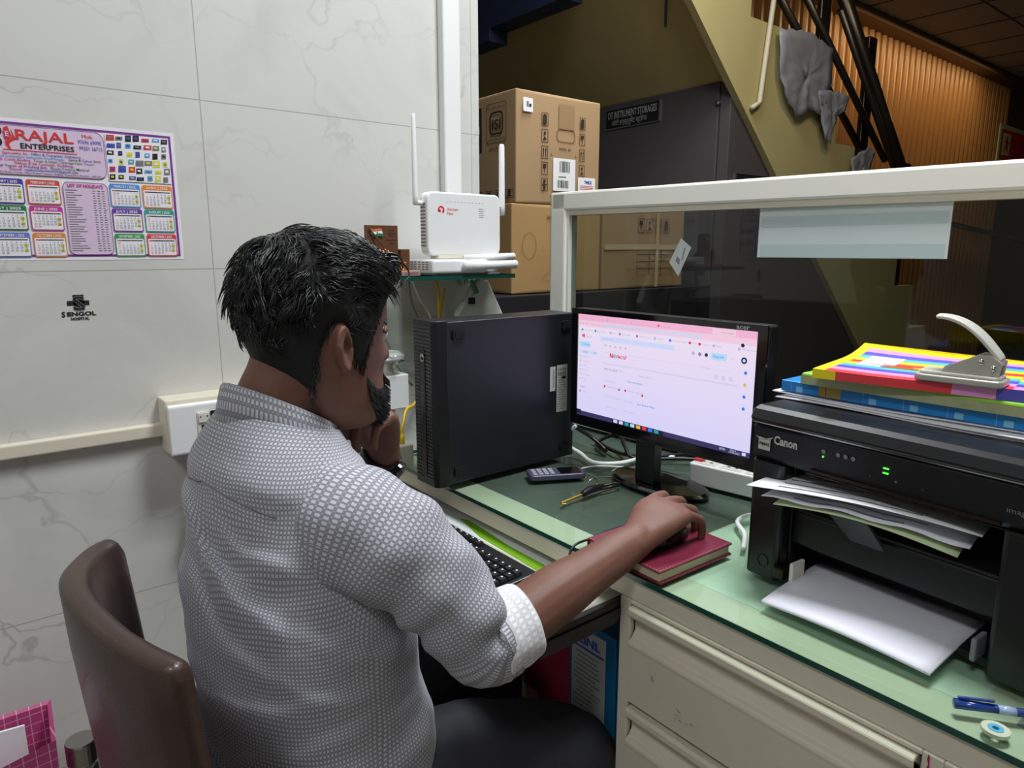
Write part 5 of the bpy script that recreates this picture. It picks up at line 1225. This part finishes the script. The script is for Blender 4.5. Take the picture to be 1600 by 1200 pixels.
# --- head, in its own frame: x forward, y left, z up from the ear canal
HA = math.radians(9)
HEAD = Matrix.Translation((.371, .880, 1.108)) @ Matrix.Rotation(HA, 4, 'Z') @ Matrix.Rotation(math.radians(3), 4, 'Y') @ Matrix.Rotation(math.radians(-2), 4, 'X')
HT = [(-.112, .070, .010, .022), (-.104, .086, -.012, .036), (-.085, .094, -.038, .050), (-.058, .0935, -.058, .058), (-.030, .092, -.074, .0635), (0, .091, -.089, .068), (.03, .0915, -.094, .0725), (.06, .095, -.094, .075), (.09, .092, -.088, .0735), (.115, .076, -.076, .064), (.133, .048, -.06, .045), (.143, .014, -.024, .016)]
def headp(z, t, off=0):
    xf, xb, hw = interp(z, HT); ex = 2.25
    c_, s_ = math.cos(t), math.sin(t); mid = (xf+xb)/2; hx = (xf-xb)/2
    x = mid + math.copysign(abs(c_)**(2/ex), c_)*(hx+off); y = math.copysign(abs(s_)**(2/ex), s_)*(hw+off)
    if c_ > 0:   # face relief
        ay = abs(y); g = lambda a, s: math.exp(-(a/s)**2)
        x -= .010*g(ay-.031, .013)*g(z-.022, .012)            # eye sockets
        x += .006*g(z-.043, .010)*g(ay-.02, .022)             # brow
        x += .006*g(z+.055, .011)*g(ay, .022)                 # lips
        x -= .004*g(z+.073, .007)*g(ay, .02)
        x += .006*g(z+.096, .014)*g(ay, .02)                  # chin
        x += .004*g(z+.012, .018)*g(ay-.042, .016)            # cheek bones
        y *= 1 - .10*g(z+.035, .022)*max(0, c_)
    return V3((x, y, z))
body = MB()
zs = [-.112, -.109, -.104, -.096, -.085, -.075, -.066, -.058, -.05, -.042, -.034, -.026, -.018, -.01, 0, .008, .015, .022, .03, .037, .044, .052, .062, .075, .09, .103, .115, .125, .133, .139, .143]
body.rings([[headp(z, 2*PI*k/64) for k in range(64)] for z in zs], True, True, 0, HEAD)
# nose
body.rings([[V3((x, y*w_, z)) for (x, y) in ((xb_, -1), (xb_+.6*(xf_-xb_), -.75), (xf_, -.2), (xf_, .2), (xb_+.6*(xf_-xb_), .75), (xb_, 1))] for z, xf_, xb_, w_ in ((-.026, .094, .08, .010), (-.024, .104, .08, .016), (-.018, .116, .08, .0175), (-.010, .1175, .08, .016), (.0, .112, .08, .012), (.014, .1055, .08, .009), (.03, .099, .08, .008), (.042, .095, .08, .009))], True, True, 0, HEAD)
# ears
for s_ in (-1, 1):
    EM = HEAD @ Matrix.Translation((-.014, s_*.067, .006)) @ Matrix.Rotation(s_*math.radians(-18), 4, 'Z') @ Matrix.Rotation(math.radians(-8), 4, 'Y')
    oc = []
    for k in range(24):
        t = 2*PI*k/24; rx, rz = .0145, .030
        x = rx*math.cos(t)*(1 - .25*max(0, -math.sin(t))); z = rz*math.sin(t)
        oc.append((x, z))
    prof = ((.72, -.006), (.86, .004), (1.0, .009), (1.04, .013), (.98, .0165), (.86, .0165), (.74, .0125), (.55, .008), (.3, .005), (.05, .004))
    body.rings([[V3((x*q-.002, s_*h, z*q)) for x, z in oc][::(1 if s_ < 0 else -1)] for q, h in prof], True, True, 0, EM)
    ellipsoid(body, (.014, s_*.006, -.004), (.005, .005, .009), EM); ellipsoid(body, (-.0005, s_*.008, -.028), (.008, .0065, .008), EM)
    chain(body, [EM @ V3(q) for q in ((-.004, s_*.009, -.018), (-.010, s_*.012, .002), (-.004, s_*.012, .017), (.006, s_*.010, .019))], [.004, .0042, .004, .003], 8)
# neck, torso under the shirt, pelvis
nk = [(.290, .886, .93, .07), (.300, .886, 1.0, .060), (.312, .884, 1.04, .0555), (.330, .882, 1.075, .0555), (.345, .881, 1.12, .056)]
chain(body, [p[:3] for p in nk], [p[3] for p in nk], 24)
TA = math.radians(8)
TORSO = [(0.400, 0.333, 0.868, 0.165, 0.110, 0.115), (0.500, 0.328, 0.870, 0.170, 0.125, 0.118), (0.600, 0.323, 0.875, 0.168, 0.135, 0.115), (0.700, 0.316, 0.880, 0.160, 0.130, 0.115), (0.800, 0.308, 0.885, 0.167, 0.118, 0.115), (0.880, 0.303, 0.888, 0.155, 0.105, 0.105), (0.930, 0.302, 0.888, 0.142, 0.090, 0.095), (0.965, 0.304, 0.887, 0.107, 0.075, 0.080), (0.990, 0.308, 0.887, 0.073, 0.062, 0.066)]
def tor(z): return interp(z, TORSO)
body.rings([ell(*[tor(z)[0], tor(z)[1], z, tor(z)[2]-.012, tor(z)[3]-.012, tor(z)[4]-.012], TA, 40) for z in [.42+.02*k for k in range(29)]], True, True)
RS, RE, RW = V3((.355, .745, .922)), V3((.494, .665, .734)), V3((.752, .638, .812))
LS, LE, LW = V3((.285, 1.015, .918)), V3((.47, 1.085, .735)), V3((.512, .972, .918))
def arm(s, e, w, n=18):
    chain(body, [s, s.lerp(e, .5)+V3((0, 0, .004)), e.lerp(s, .08), e.lerp(w, .12), e.lerp(w, .4), e.lerp(w, .72), w], [.052, .047, .042, .0415, .041, .033, .027], n)
arm(RS, RE, RW); arm(LS, LE, LW)
# legs inside the trousers
legs = [[(.33, .79, .465), (.52, .755, .462), (.685, .715, .435), (.705, .72, .38), (.70, .735, .20), (.70, .745, .09)], [(.31, .955, .465), (.52, .985, .462), (.70, 1.01, .44), (.73, 1.01, .38), (.71, 1.02, .20), (.69, 1.02, .09)]]
for lg in legs: chain(body, lg, [.068, .060, .048, .045, .04, .032], 16)
# --- hands
def hand(M, curls, side, spread=(.10, .03, -.05, -.14), thumb=None, scale=1.0):
    # M: wrist frame, x to the fingers, z out of the back of the hand, y to the thumb (side=1)
    T = lambda p: M @ (V3((p[0], p[1]*side, p[2]))*scale)
    # palm
    R = []
    for x, w_, y0, h, z0 in ((-.02, .024, 0, .021, 0), (0, .026, 0, .019, .001), (.02, .031, .001, .0185, .004), (.045, .039, .002, .018, .007), (.070, .0425, .001, .0165, .009), (.088, .0415, -.001, .013, .007), (.096, .037, -.002, .008, .004)):
        R.append([T((x, y0 + w_*math.copysign(abs(math.cos(t))**.8, math.cos(t)), z0 + h*math.copysign(abs(math.sin(t))**.85, math.sin(t)))) for t in [2*PI*k/20*side for k in range(20)]])
    body.rings(R, True, True)
    L = ((.045, .026, .021), (.050, .030, .022), (.046, .028, .021), (.036, .021, .019))
    ys = (.030, .0095, -.0115, -.031); xs = (.086, .090, .087, .080); rad = (.0092, .0095, .0090, .0078); tips = []
    for i in range(4):
        a = 0; p = V3((xs[i]-.02, ys[i]*.94, .006)); pts = [p]; q = V3((xs[i], ys[i], .009)); pts.append(q); sp_ = spread[i]
        for j in range(3):
            a += curls[i][j]; d = V3((math.cos(a)*math.cos(sp_), math.cos(a)*math.sin(sp_), -math.sin(a))); q = q + d*L[i][j]; pts.append(q)
        r_ = rad[i]; P = [T(p) for p in pts]
        chain(body, P, [r_*1.05, r_*1.16, r_*1.0, r_*.93, r_*.72], 12, None, 6)
        ellipsoid(body, tuple(T((xs[i], ys[i], .0115))), (.0095, .0095, .0085))
        ellipsoid(body, tuple(P[2]), (r_*1.08,)*3); tips.append((P[-2], P[-1], r_))
    th = thumb or [(.012, .018, -.004), (.035, .038, -.010), (.062, .050, -.016), (.088, .052, -.022)]
    P = [T(p) for p in th]; chain(body, P, [.0155, .0145, .0108, .0085], 12, None, 6); tips.append((P[-2], P[-1], .0095))
    return tips
d = V3((.985, .10, .0)).normalized(); yl = V3((-.10, .985, .18)).normalized(); zb = d.cross(yl).normalized(); yl = zb.cross(d)
def basis(o, x, z):
    x = V3(x).normalized(); z = V3(z); z = (z - x*z.dot(x)).normalized(); y = z.cross(x)
    M_ = Matrix((x, y, z)).transposed().to_4x4(); M_.translation = o; return M_
HR = basis(RW, (.975, .12, .20), (-.18, -.12, 1))
tR = hand(HR, [(.35, .60, .40), (.42, .68, .45), (.50, .70, .48), (.58, .70, .45)], 1, (.16, .04, -.08, -.22), [(.022, .016, -.008), (.046, .033, -.018), (.070, .038, -.027), (.092, .034, -.034)], 1.06)
HL = basis(LW, (-.42, -.36, .83), (.75, .25, .52))
tL = hand(HL, [(1.0, 1.1, .7), (1.05, 1.15, .7), (1.1, 1.15, .7), (1.1, 1.2, .7)], -1, (.05, .0, -.04, -.08), [(.012, .016, -.004), (.036, .034, -.006), (.064, .036, -.008), (.090, .030, -.012)])
ob = body.build('body', ['skin'], man, world=True, smooth=True)
rm = ob.modifiers.new('r', 'REMESH'); rm.mode = 'VOXEL'; rm.voxel_size = .0032; rm.use_smooth_shade = True
sm = ob.modifiers.new('s', 'SMOOTH'); sm.factor = .5; sm.iterations = 5
bpy.context.view_layer.update()
dg = bpy.context.evaluated_depsgraph_get(); me = bpy.data.meshes.new_from_object(ob.evaluated_get(dg)); ob.modifiers.clear(); ob.data = me
me.polygons.foreach_set('use_smooth', [True]*len(me.polygons))
# nails and eyes
for k, (a, c_, r_) in enumerate(tR[:4]+[tL[4]]):
    dd = (c_-a).normalized(); up_ = (HR if k < 4 else HL).to_3x3() @ V3((0, 0, 1)); up_ = (up_ - dd*up_.dot(dd)).normalized(); sd = dd.cross(up_)
    nb = MB(); cc = c_ + dd*r_*.15 + up_*r_*.62; R = []
    for i in range(5):
        u = -1+2*i/4; R.append([cc + dd*u*.0055 + sd*v*.0048 - up_*.0026*v*v for v in (-1, -.5, 0, .5, 1)])
    nb.rings(R, False, False); o = nb.build('fingernail', 'nail', man, world=True, smooth=True); q = o.modifiers.new('t', 'SOLIDIFY'); q.thickness = .0008
for s_ in (-1, 1):
    eb = MB(); ellipsoid(eb, (.077, s_*.031, .020), (.0122,)*3, HEAD, 20, 14); e = eb.build('eye', 'eye_white', man, world=True, smooth=True)
    ib = MB(); ellipsoid(ib, (.0872, s_*.031, .019), (.0028, .0055, .0055), HEAD); ib.build('iris', 'iris', e, world=True, smooth=True)
    lb = MB(); R = []
    for i in range(7):
        t = -1+2*i/6; R.append([V3((.0885-.010*abs(t)**2-.002, s_*(.031+.016*t), .0285-.006*t*t+dz)) + V3((dx, 0, 0)) for dx, dz in ((0, -.0025), (.003, 0), (-.002, .004), (-.006, .0))])
    lb.rings(R, True, True, 0, HEAD); lb.build('eyelid', 'skin', man, world=True, smooth=True)
mb_ = MB()
for zz, th_ in ((-.0515, .004), (-.0595, .005)):
    mb_.rings([[headp(zz + th_*math.sin(a), .0 + t*.34*1, .0015*math.cos(a)+.001)*1.0 for a in [2*PI*k/8 for k in range(8)]] for t in [-1+i/6 for i in range(13)]], True, True, 0, HEAD)
mb_.build('lips', 'lip', man, world=True, smooth=True)

# --- hair, brows, beard
def hairline(t):
    # lower edge of the hair around the head (t = 0 at the face, pi at the nape)
    a = abs((t+PI) % (2*PI) - PI)
    return interp(a, [(0, .098), (.5, .098), (.85, .082), (1.05, .045), (1.2, .012), (1.38, -.020), (1.52, -.008), (1.66, .036), (1.85, .028), (2.05, -.015), (2.3, -.052), (2.7, -.076), (3.15, -.082)])[0]
def hair_off(z, t, f):
    a = abs((t+PI) % (2*PI) - PI)
    base = .0025 + .007*min(1, max(0, (z-.0)/.07)) + .004*max(0, (z-.07)/.07)
    base += .006*max(0, 1-abs(a-.3)/.6)*max(0, min(1, (z-.08)/.03)) + .003*max(0, (a-2.2)/.9)*max(0, 1-abs(z-.055)/.07)
    p = headp(z, t); nz = noise.noise(p*38)*.0042 + noise.noise(p*80+V3((3, 1, 2)))*.0022
    return (base + nz*min(1, max(.2, (z-.0)/.06)))*min(1, f*7+.05)
hb = MB(); R = []
for i in range(46):
    f = i/45; r = []
    for k in range(110):
        t = 2*PI*k/110; h0 = hairline(t); z = h0 + (.1428-h0)*f**.9; o = hair_off(z, t, f)
        p = headp(z, t, o); p.z += o*.9*max(0, (z-.09)/.055); r.append(p)
    R.append(r)
hb.rings(R, True, False, 0, HEAD); hb.add([HEAD @ q for q in R[-1]], [tuple(range(110))])
hair = hb.build('hair', ['hair_black', 'hair_strand'], man, world=True, smooth=True)
rr = random.Random(21); sb = MB()
for k in range(640):
    t = rr.uniform(-PI, PI); z = .143-.125*rr.random()**1.3; a = abs(t)
    if k > 520: t = rr.choice((-1, 1))*rr.uniform(1.3, 2.1); z = rr.uniform(.08, .143)
    if z < hairline(t)+.03: continue
    nc = 7
    base_cu = rr.uniform(-1, 1); Lb = rr.uniform(.020, .040)*(1 if z > .07 else .6)*min(1, .25+(z-hairline(t))/.09); wv = rr.uniform(0, 6)
    for c_ in range(nc):
        tt = t+rr.gauss(0, .05); zz = min(.1425, z+rr.gauss(0, .003)); o = hair_off(zz, tt, 1); p = headp(zz, tt, o); p.z += o*.9*max(0, (zz-.09)/.055)
        out = V3((p.x+.005, p.y, max(.0, p.z-.02))).normalized()
        # swept forward over the top, down at the rear
        g = max(0, min(1, (p.x+.07)/.05))
        fl = V3((1.0, .5*math.sin(p.y*35+p.x*25), .0))*g + V3((-.35, .3*math.sin(p.y*60), -.9))*(1-g)
        fl = (fl - out*fl.dot(out)).normalized(); sdv = out.cross(fl); P = []
        for s_ in range(7):
            q = s_/6; P.append(p + fl*Lb*q + sdv*(base_cu*.012*q*q+.0022*math.sin(q*5+wv)) + out*(-.0005 + .004*math.sin(PI*min(1, q*.95)) - .002*q*q))
        w0 = rr.uniform(.0006, .0011); sb.tube(P, lambda q: w0*(1-.7*q), 4, 0, HEAD, False)
# short stubble that frays the lower border of the hair
for k in range(1500):
    t = rr.uniform(-PI, PI)
    if abs(t) < .75: continue
    z = hairline(t)+rr.uniform(-.006, .012)-.010*rr.random()**4; p = headp(z, t, .0004); n_ = V3((p.x, p.y, 0)).normalized()
    P = [p, p + n_*.0012 + V3((-.002*(1 if abs(t) > 1.2 else .2), 0, -.006))]; sb.tube(P, .0004, 3, 0, HEAD, False)
# curling front lock
for k in range(170):
    y0 = rr.uniform(-.062, .05); x0 = .088-abs(y0)*.35+rr.uniform(-.02, .012); z0 = .108+rr.uniform(-.006, .022); P = []; Lh = rr.uniform(.8, 1.35)
    for s_ in range(8):
        q = s_/7; ang = q*2.2*Lh; P.append(V3((x0 + .019*math.sin(ang)*Lh, y0 + (.010*math.sin(k)+.006)*q*-1, z0 + .014*(math.cos(ang)-1)*Lh + .008*q)))
    sb.tube(P, lambda q: .0016*(1-.7*q), 5, 0, HEAD, False)
# loose ends at the crown and rear
for k in range(60):
    t = rr.uniform(PI-.9, PI+.5); z = rr.uniform(.04, .12); o = hair_off(z, t, 1); p = headp(z, t, o); out = V3((p.x, p.y, p.z-.03)).normalized(); P = [p + out*(.007*q) + V3((0, 0, .010*q - .02*q*q)) + V3((0, .003*math.sin(k), 0))*q for q in (0, .3, .6, 1)]
    sb.tube(P, lambda q: .0009*(1-.7*q), 5, 0, HEAD, False)
sb.build('strands', 'hair_strand', hair, world=True, smooth=True)
bb = MB()
def beard_top(a):    # upper edge of the beard, a = angle from the front
    return interp(a, [(0, -.068), (.30, -.060), (.45, -.050), (.8, -.055), (1.1, -.052), (1.35, -.030), (1.5, -.004)])[0]
def beard_bot(a): return interp(a, [(0, -.110), (.6, -.109), (.9, -.103), (1.2, -.086), (1.4, -.055), (1.5, -.030)])[0]
R = []
for k in range(61):
    t = -1.32 + 2.64*k/60; a = abs(t); r = []
    for i in range(11):
        f = i/10; z = beard_bot(a)*(1-f) + beard_top(a)*f
        o = (.0008 + .008*max(0, 1-a/.9)*math.sin(PI*min(1, .15+f*.85))**.7 + .0016*noise.noise(headp(z, t)*120))*min(1, .2+4*f*(1-f)+.2*(a < .9))
        p = headp(z, t, o); p.z -= .003*max(0, 1-a/.8)*(1-f); r.append(p)
    R.append(r)
bb.rings(R, False, False, 0, HEAD)
R = []
for k in range(31):
    t = -.62+1.24*k/30; a = abs(t); r = []
    for i in range(5):
        f = i/4; z = -.048 + .012*f - .020*max(0, (a-.3))**1.2*1.5; r.append(headp(z, t, .0015+.004*math.sin(PI*f)*(1-a/.75)))
    R.append(r)
bb.rings(R, False, False, 0, HEAD)
for k in range(900):
    t = rr.uniform(-1.32, 1.32); a = abs(t); f = rr.random(); z = beard_bot(a)*(1-f)+beard_top(a)*f
    if rr.random() < .18: t *= .42; a = abs(t); z = -.040 - rr.random()*.010
    p = headp(z, t, .001); n_ = V3((math.cos(t), math.sin(t), -.3)); P = [p + n_*(.009*q*(1-.6*a/1.5)+.001) + V3((0, 0, -.006*q*(1-.5*a/1.5))) for q in (0, .5, 1)]
    bb.tube(P, lambda q: .0007*(1-.6*q), 4, 0, HEAD, False)
bb.build('beard', 'hair_black', man, world=True, smooth=True)
for s_ in (-1, 1):
    eb = MB(); R = []
    for i in range(11):
        u = i/10; y = s_*(.012+.044*u); z = .040+.007*math.sin(PI*min(1, u*1.15))-.006*u*u; x = headp(z, math.atan2(y*1.25, .09)).x
        tt = math.atan2(y, .062); p = headp(z, tt, .001); p.y = y*.98; wv = .0045*(1-.6*u); r = []
        for a in range(6): r.append(p + V3((.0022*math.cos(a*PI/3), 0, wv*math.sin(a*PI/3))))
        R.append(r)
    eb.rings(R, True, True, 0, HEAD); eb.build('eyebrow', 'hair_black', man, world=True, smooth=True)

# --- shirt
def fold(p, a, c_, w_, h):
    # raised crease along the segment a-c
    a, c_ = V3(a), V3(c_); d_ = c_-a; q = max(0, min(1, (p-a).dot(d_)/d_.length_squared)); e = (p-(a+d_*q)).length
    return h*math.exp(-(e/w_)**2)*math.sin(PI*(.12+.76*q))
FOLDS = [((-.15, .925), (.17, .80), .015, .016), ((-.17, .890), (.15, .765), .017, -.013), ((.02, .915), (.19, .865), .012, .011), ((-.02, .885), (.18, .845), .012, -.009), ((-.02, .955), (.16, .915), .012, .008),
         ((-.20, .715), (0, .665), .013, .012), ((0, .665), (.22, .705), .013, .012), ((-.2, .685), (.02, .64), .014, -.010), ((-.18, .60), (.10, .555), .013, .010), ((.05, .60), (.27, .66), .014, .009), ((-.1, .52), (.22, .50), .014, .010),
         ((.20, .80), (.30, .72), .012, .010), ((.10, .76), (.26, .69), .012, .008), ((-.22, .83), (-.08, .78), .012, .008)]
def wr(p):
    s_ = noise.noise(V3((p.x*8, p.y*8, p.z*19)))*.009 + noise.noise(V3((p.x*22+5, p.y*22, p.z*38)))*.0035
    q = rot2((p.x-.31, p.y-.885), -TA); u = (math.atan2(q[1], q[0]) % (2*PI) - PI)*.17
    for (a, c_, w_, h) in FOLDS:
        du, dz = c_[0]-a[0], c_[1]-a[1]; f = ((u-a[0])*du+(p.z-a[1])*dz)/(du*du+dz*dz); g = max(0, min(1, f))
        wob = .008*noise.noise(V3((g*5, a[0]*40, a[1]*30)))
        e2 = (u-a[0]-du*g)**2 + (p.z-a[1]-dz*g+wob)**2
        s_ += h*math.exp(-e2/(w_*w_))*math.sin(PI*(.15+.7*g))
    return s_
SH = [(0.415, 0.336, 0.866, 0.178, 0.135, 0.128), (0.470, 0.332, 0.868, 0.184, 0.150, 0.132), (0.550, 0.327, 0.872, 0.186, 0.158, 0.132), (0.630, 0.322, 0.877, 0.173, 0.155, 0.130), (0.700, 0.318, 0.880, 0.174, 0.148, 0.128), (0.780, 0.312, 0.884, 0.177, 0.136, 0.124), (0.850, 0.309, 0.887, 0.164, 0.122, 0.110), (0.900, 0.308, 0.888, 0.158, 0.112, 0.102), (0.935, 0.308, 0.888, 0.150, 0.102, 0.097), (0.962, 0.306, 0.887, 0.138, 0.092, 0.098), (0.985, 0.309, 0.886, 0.113, 0.082, 0.090), (1.004, 0.312, 0.885, 0.090, 0.076, 0.082), (1.020, 0.316, 0.884, 0.072, 0.070, 0.074)]
b = MB(); R = []; N = 120; zsh = [.415 + (1.02-.415)*(i/84) for i in range(85)]
CIR = []; VLEN = []
for i, z in enumerate(zsh):
    cx, cy, a, bf, bk = interp(z, SH); CIR.append(PI*(a+(bf+bk)/2)*1.04); VLEN.append(0 if not i else VLEN[-1]+math.hypot(z-zsh[i-1], a-interp(zsh[i-1], SH)[2])); r = ell(cx, cy, z, a, bf, bk, TA, N, 2.35); o = []
    for k, p in enumerate(r):
        nv = V3((p.x-cx, p.y-cy, .25)).normalized(); fade = min(1, (1.02-z)/.06)
        p = p + nv*wr(p)*fade
        tz = max(0, (z-.93)/.09)**1.5; p.z += tz*(-.30*((p.x-cx)*math.cos(TA)+(p.y-cy)*math.sin(TA)))
        if i < 3: p.z += .030*math.sin(4*PI*k/N+.6)
        o.append(p)
    R.append(o)
b.rings(R, True, False, 0, None, lambda i, j: ((j/N-.5)*CIR[min(i, 84)], VLEN[min(i, 84)]))
sh = b.build('shirt', ['shirt_cloth'], man, world=True, smooth=True)
def sleeve(pts, radii, seed, parent, n=44, sub=9):
    Q = spline([V3(p) for p in pts], sub); m = len(Q)-1; R = []; up = None; Lc = [0]
    for i in range(1, m+1): Lc.append(Lc[-1]+(Q[i]-Q[i-1]).length)
    for i, p in enumerate(Q):
        d_ = (Q[min(i+1, m)]-Q[max(i-1, 0)]).normalized()
        if up is None: up = V3((0, 0, 1))
        a = d_.cross(up).normalized(); up = a.cross(d_).normalized(); t = i/sub; k = min(int(t), len(radii)-2); f = t-k; f = f*f*(3-2*f); r_ = radii[k]*(1-f)+radii[k+1]*f; ring = []
        for j in range(n):
            th = 2*PI*j/n; v = a*math.cos(th)+up*math.sin(th); q = p + v*r_
            e = noise.noise(V3((q.x*16+seed, q.y*16, q.z*16)))*.008 + .009*(.6+.9*i/m)*math.sin(Lc[i]*95 + 1.6*math.sin(th+seed) + seed)*(.35+.65*noise.noise(V3((math.cos(th)*1.2, math.sin(th)*1.2, Lc[i]*9+seed))))*min(1, Lc[i]/.10)
            sag = .006*max(0, -math.sin(th))*math.sin(PI*i/m)
            ring.append(q + v*(e+sag))
        R.append(ring)
    o = MB().rings(R, True, False, 0, None, lambda i, j: (j/n*.40, Lc[min(i, m)])); return o.build('sleeve', 'shirt_cloth', parent, world=True, smooth=True)
fw = (RW-RE).normalized(); CUF0, CUF1 = RE + fw*.000, RE + fw*.055
sleeve([(.325, .815, .905), (.350, .755, .905), (.393, .714, .872), (.443, .686, .812), RE + V3((-.012, .002, .004)), CUF0+fw*.012], [.070, .076, .069, .060, .053, .049], 1.0, sh)
lf = (LW-LE).normalized()
sleeve([(.315, .95, .900), (.318, 1.00, .895), (.345, 1.045, .845), (.40, 1.072, .785), LE + V3((-.008, .0, -.002)), LE+lf*.05], [.066, .070, .066, .060, .056, .052], 4.0, sh)
def cuff(o, dv, ax, r0, r1, ln, seed):
    dv = dv.normalized(); a = dv.cross(V3((0, 0, 1))).normalized(); up = a.cross(dv).normalized(); R = []; n = 44
    prof = [(-.002, r0*.93), (.0, r0*1.0), (.004, r0*1.03)] + [(ln*k/8, r0*1.03+(r1-r0)*k/8) for k in range(1, 8)] + [(ln, r1*1.02), (ln+.003, r1*.99), (ln+.001, r1*.94), (ln-.03, r1*.90)]
    for q, r_ in prof:
        R.append([o + dv*(q+.006*math.sin(2*PI*j/n+seed)) + (a*math.cos(2*PI*j/n)*.96+up*math.sin(2*PI*j/n)*1.06)*(r_*(1+.03*math.sin(3*2*PI*j/n+q*40+seed)) + .002*noise.noise(V3((j*.3, q*60, seed)))) for j in range(n)])
    return MB().rings(R, True, False, 0, None, lambda i, j: (j/n*.38, i*.006)).build('cuff', 'shirt_inside', sh, world=True, smooth=True)
cuff(CUF0+V3((-.002, 0, -.006)), fw, None, .054, .050, .055, .5); cuff(LE+lf*.045, lf, None, .054, .050, .05, 2.0)
# shoulder yoke seam and armhole seam, thin raised stitching
def on_shirt(z, t, off=.0012):
    cx, cy, a, bf, bk = interp(z, SH); p = ell(cx, cy, z, a, bf, bk, 0, 360, 2.35)[int(round(math.degrees(t))) % 360]
    q = rot2((p.x-cx, p.y-cy), TA); p = V3((cx+q[0], cy+q[1], z)); nv = V3((p.x-cx, p.y-cy, .25)).normalized()
    return p + nv*(wr(p)*min(1, (1.02-z)/.06)+off) + V3((0, 0, max(0, (z-.93)/.09)**1.5*(-.30*((p.x-cx)*math.cos(TA)+(p.y-cy)*math.sin(TA)))))
sb = MB()
sb.tube([on_shirt(.952-.018*abs(k-10)/10, PI+ (k-10)*.085) for k in range(21)], .0011, 6)
sb.build('yoke_seam', mat('seam_grey', '#7d7e88', .8), sh, world=True, smooth=True)
# collar: stand and fold over band, open at the front
cb = MB(); R = []; M_ = 40
for k in range(M_+1):
    ph = .42 + (2*PI-.84)*k/M_; bk = .5-.5*math.cos(ph)   # 0 front, 1 back
    ca, sa = rot2((math.cos(ph), math.sin(ph)), math.radians(14)); ztop = .998+.080*bk; zin = ztop-.04; zout = .962+.070*bk; cx, cy = .312+.004*(1-bk), .884
    r0, r1 = .060+.004*(1-bk), .0745+.010*(1-bk)
    sc = 1.04 if abs(sa) > .5 else 1.0
    P = [(.058, zin), (r0-.002, ztop-.012), (r0, ztop-.002), (r0+.003, ztop), (r0+.006, ztop-.003), (r0+.010, (ztop*.6+zout*.4)), (r1+.001, zout), (r1-.001, zout-.001), (r0+.006, (ztop*.5+zout*.5))]
    R.append([V3((cx+ca*r_*1.04, cy+sa*r_, z - .0)) for r_, z in P])
cb.rings(R, False, False, 0, None, lambda i, j: (i*.0105, j*.009)); cb.build('collar', 'shirt_cloth', sh, world=True, smooth=True)
# --- trousers and shoes
tb = MB()
tb.rings([ell(.318, .868, z, a, f_, k_, math.radians(10), 36, 2.4) for z, a, f_, k_ in ((.392, .12, .10, .10), (.40, .165, .12, .125), (.44, .178, .13, .13), (.52, .17, .128, .122), (.60, .16, .12, .112))], True, True)
chain(tb, [(.32, .80, .470), (.50, .765, .470), (.60, .74, .458), (.69, .715, .430), (.715, .715, .37), (.70, .735, .20), (.705, .745, .075)], [.094, .090, .080, .072, .066, .060, .056], 26)
chain(tb, [(.31, .95, .470), (.50, .98, .470), (.62, .995, .460), (.725, 1.01, .435), (.755, 1.01, .37), (.725, 1.02, .20), (.695, 1.02, .075)], [.092, .088, .078, .070, .064, .060, .056], 26)
o = tb.build('trousers', 'trouser_cloth', man, world=True, smooth=True)
rm = o.modifiers.new('r', 'REMESH'); rm.mode = 'VOXEL'; rm.voxel_size = .007; rm.use_smooth_shade = True
q = o.modifiers.new('s', 'SMOOTH'); q.factor = .5; q.iterations = 6
tex = bpy.data.textures.new('creases', 'CLOUDS'); tex.noise_scale = .055
dm = o.modifiers.new('d', 'DISPLACE'); dm.texture = tex; dm.strength = .010; dm.mid_level = .5; dm.texture_coords = 'LOCAL'
for (x, y) in ((.70, .745), (.69, 1.02)):
    R = []
    for i in range(14):
        u = i/13; xx = x-.075+.27*u; w_ = .036+.010*math.sin(PI*u*1.1)-.02*max(0, u-.85)*4*.5; h = .085*(1-u)**.7+.03*(1-max(0, u-.8)*3.5); h = max(.012, h if u > .1 else h*(.7+3*u))
        R.append([V3((xx, y + w_*math.copysign(abs(math.cos(t))**.7, math.cos(t)), .002 + h*max(0, math.sin(t))**.7)) for t in [PI*k/10 for k in range(11)]])
    MB().rings(R, True, True).build('shoe', 'shoe_black', man, world=True, smooth=True)
# --- watch on the left wrist
wd = (LW-LE).normalized(); a = wd.cross(V3((0, 0, 1))).normalized(); up = a.cross(wd).normalized(); O = LW - wd*.018; R = []
for q, r_ in ((-.011, .029), (-.011, .0335), (0, .0345), (.011, .0335), (.011, .029)): R.append([O + wd*q + (a*math.cos(2*PI*j/32)+up*math.sin(2*PI*j/32))*r_ for j in range(32)])
w_ = MB().rings(R+[R[0]], True, False).build('wrist_watch', 'black_plastic', man, world=True, smooth=True)
cd = (V3((.3, -.55, .2))); cd = (cd - wd*cd.dot(wd)).normalized(); fm = basis(O + cd*.034, wd, cd)
MB().lathe([(.017, -.003), (.018, 0), (.018, .006), (.0165, .008), (0, .008)], 28, M=fm).build('watch_face', 'gloss_black', w_, world=True)
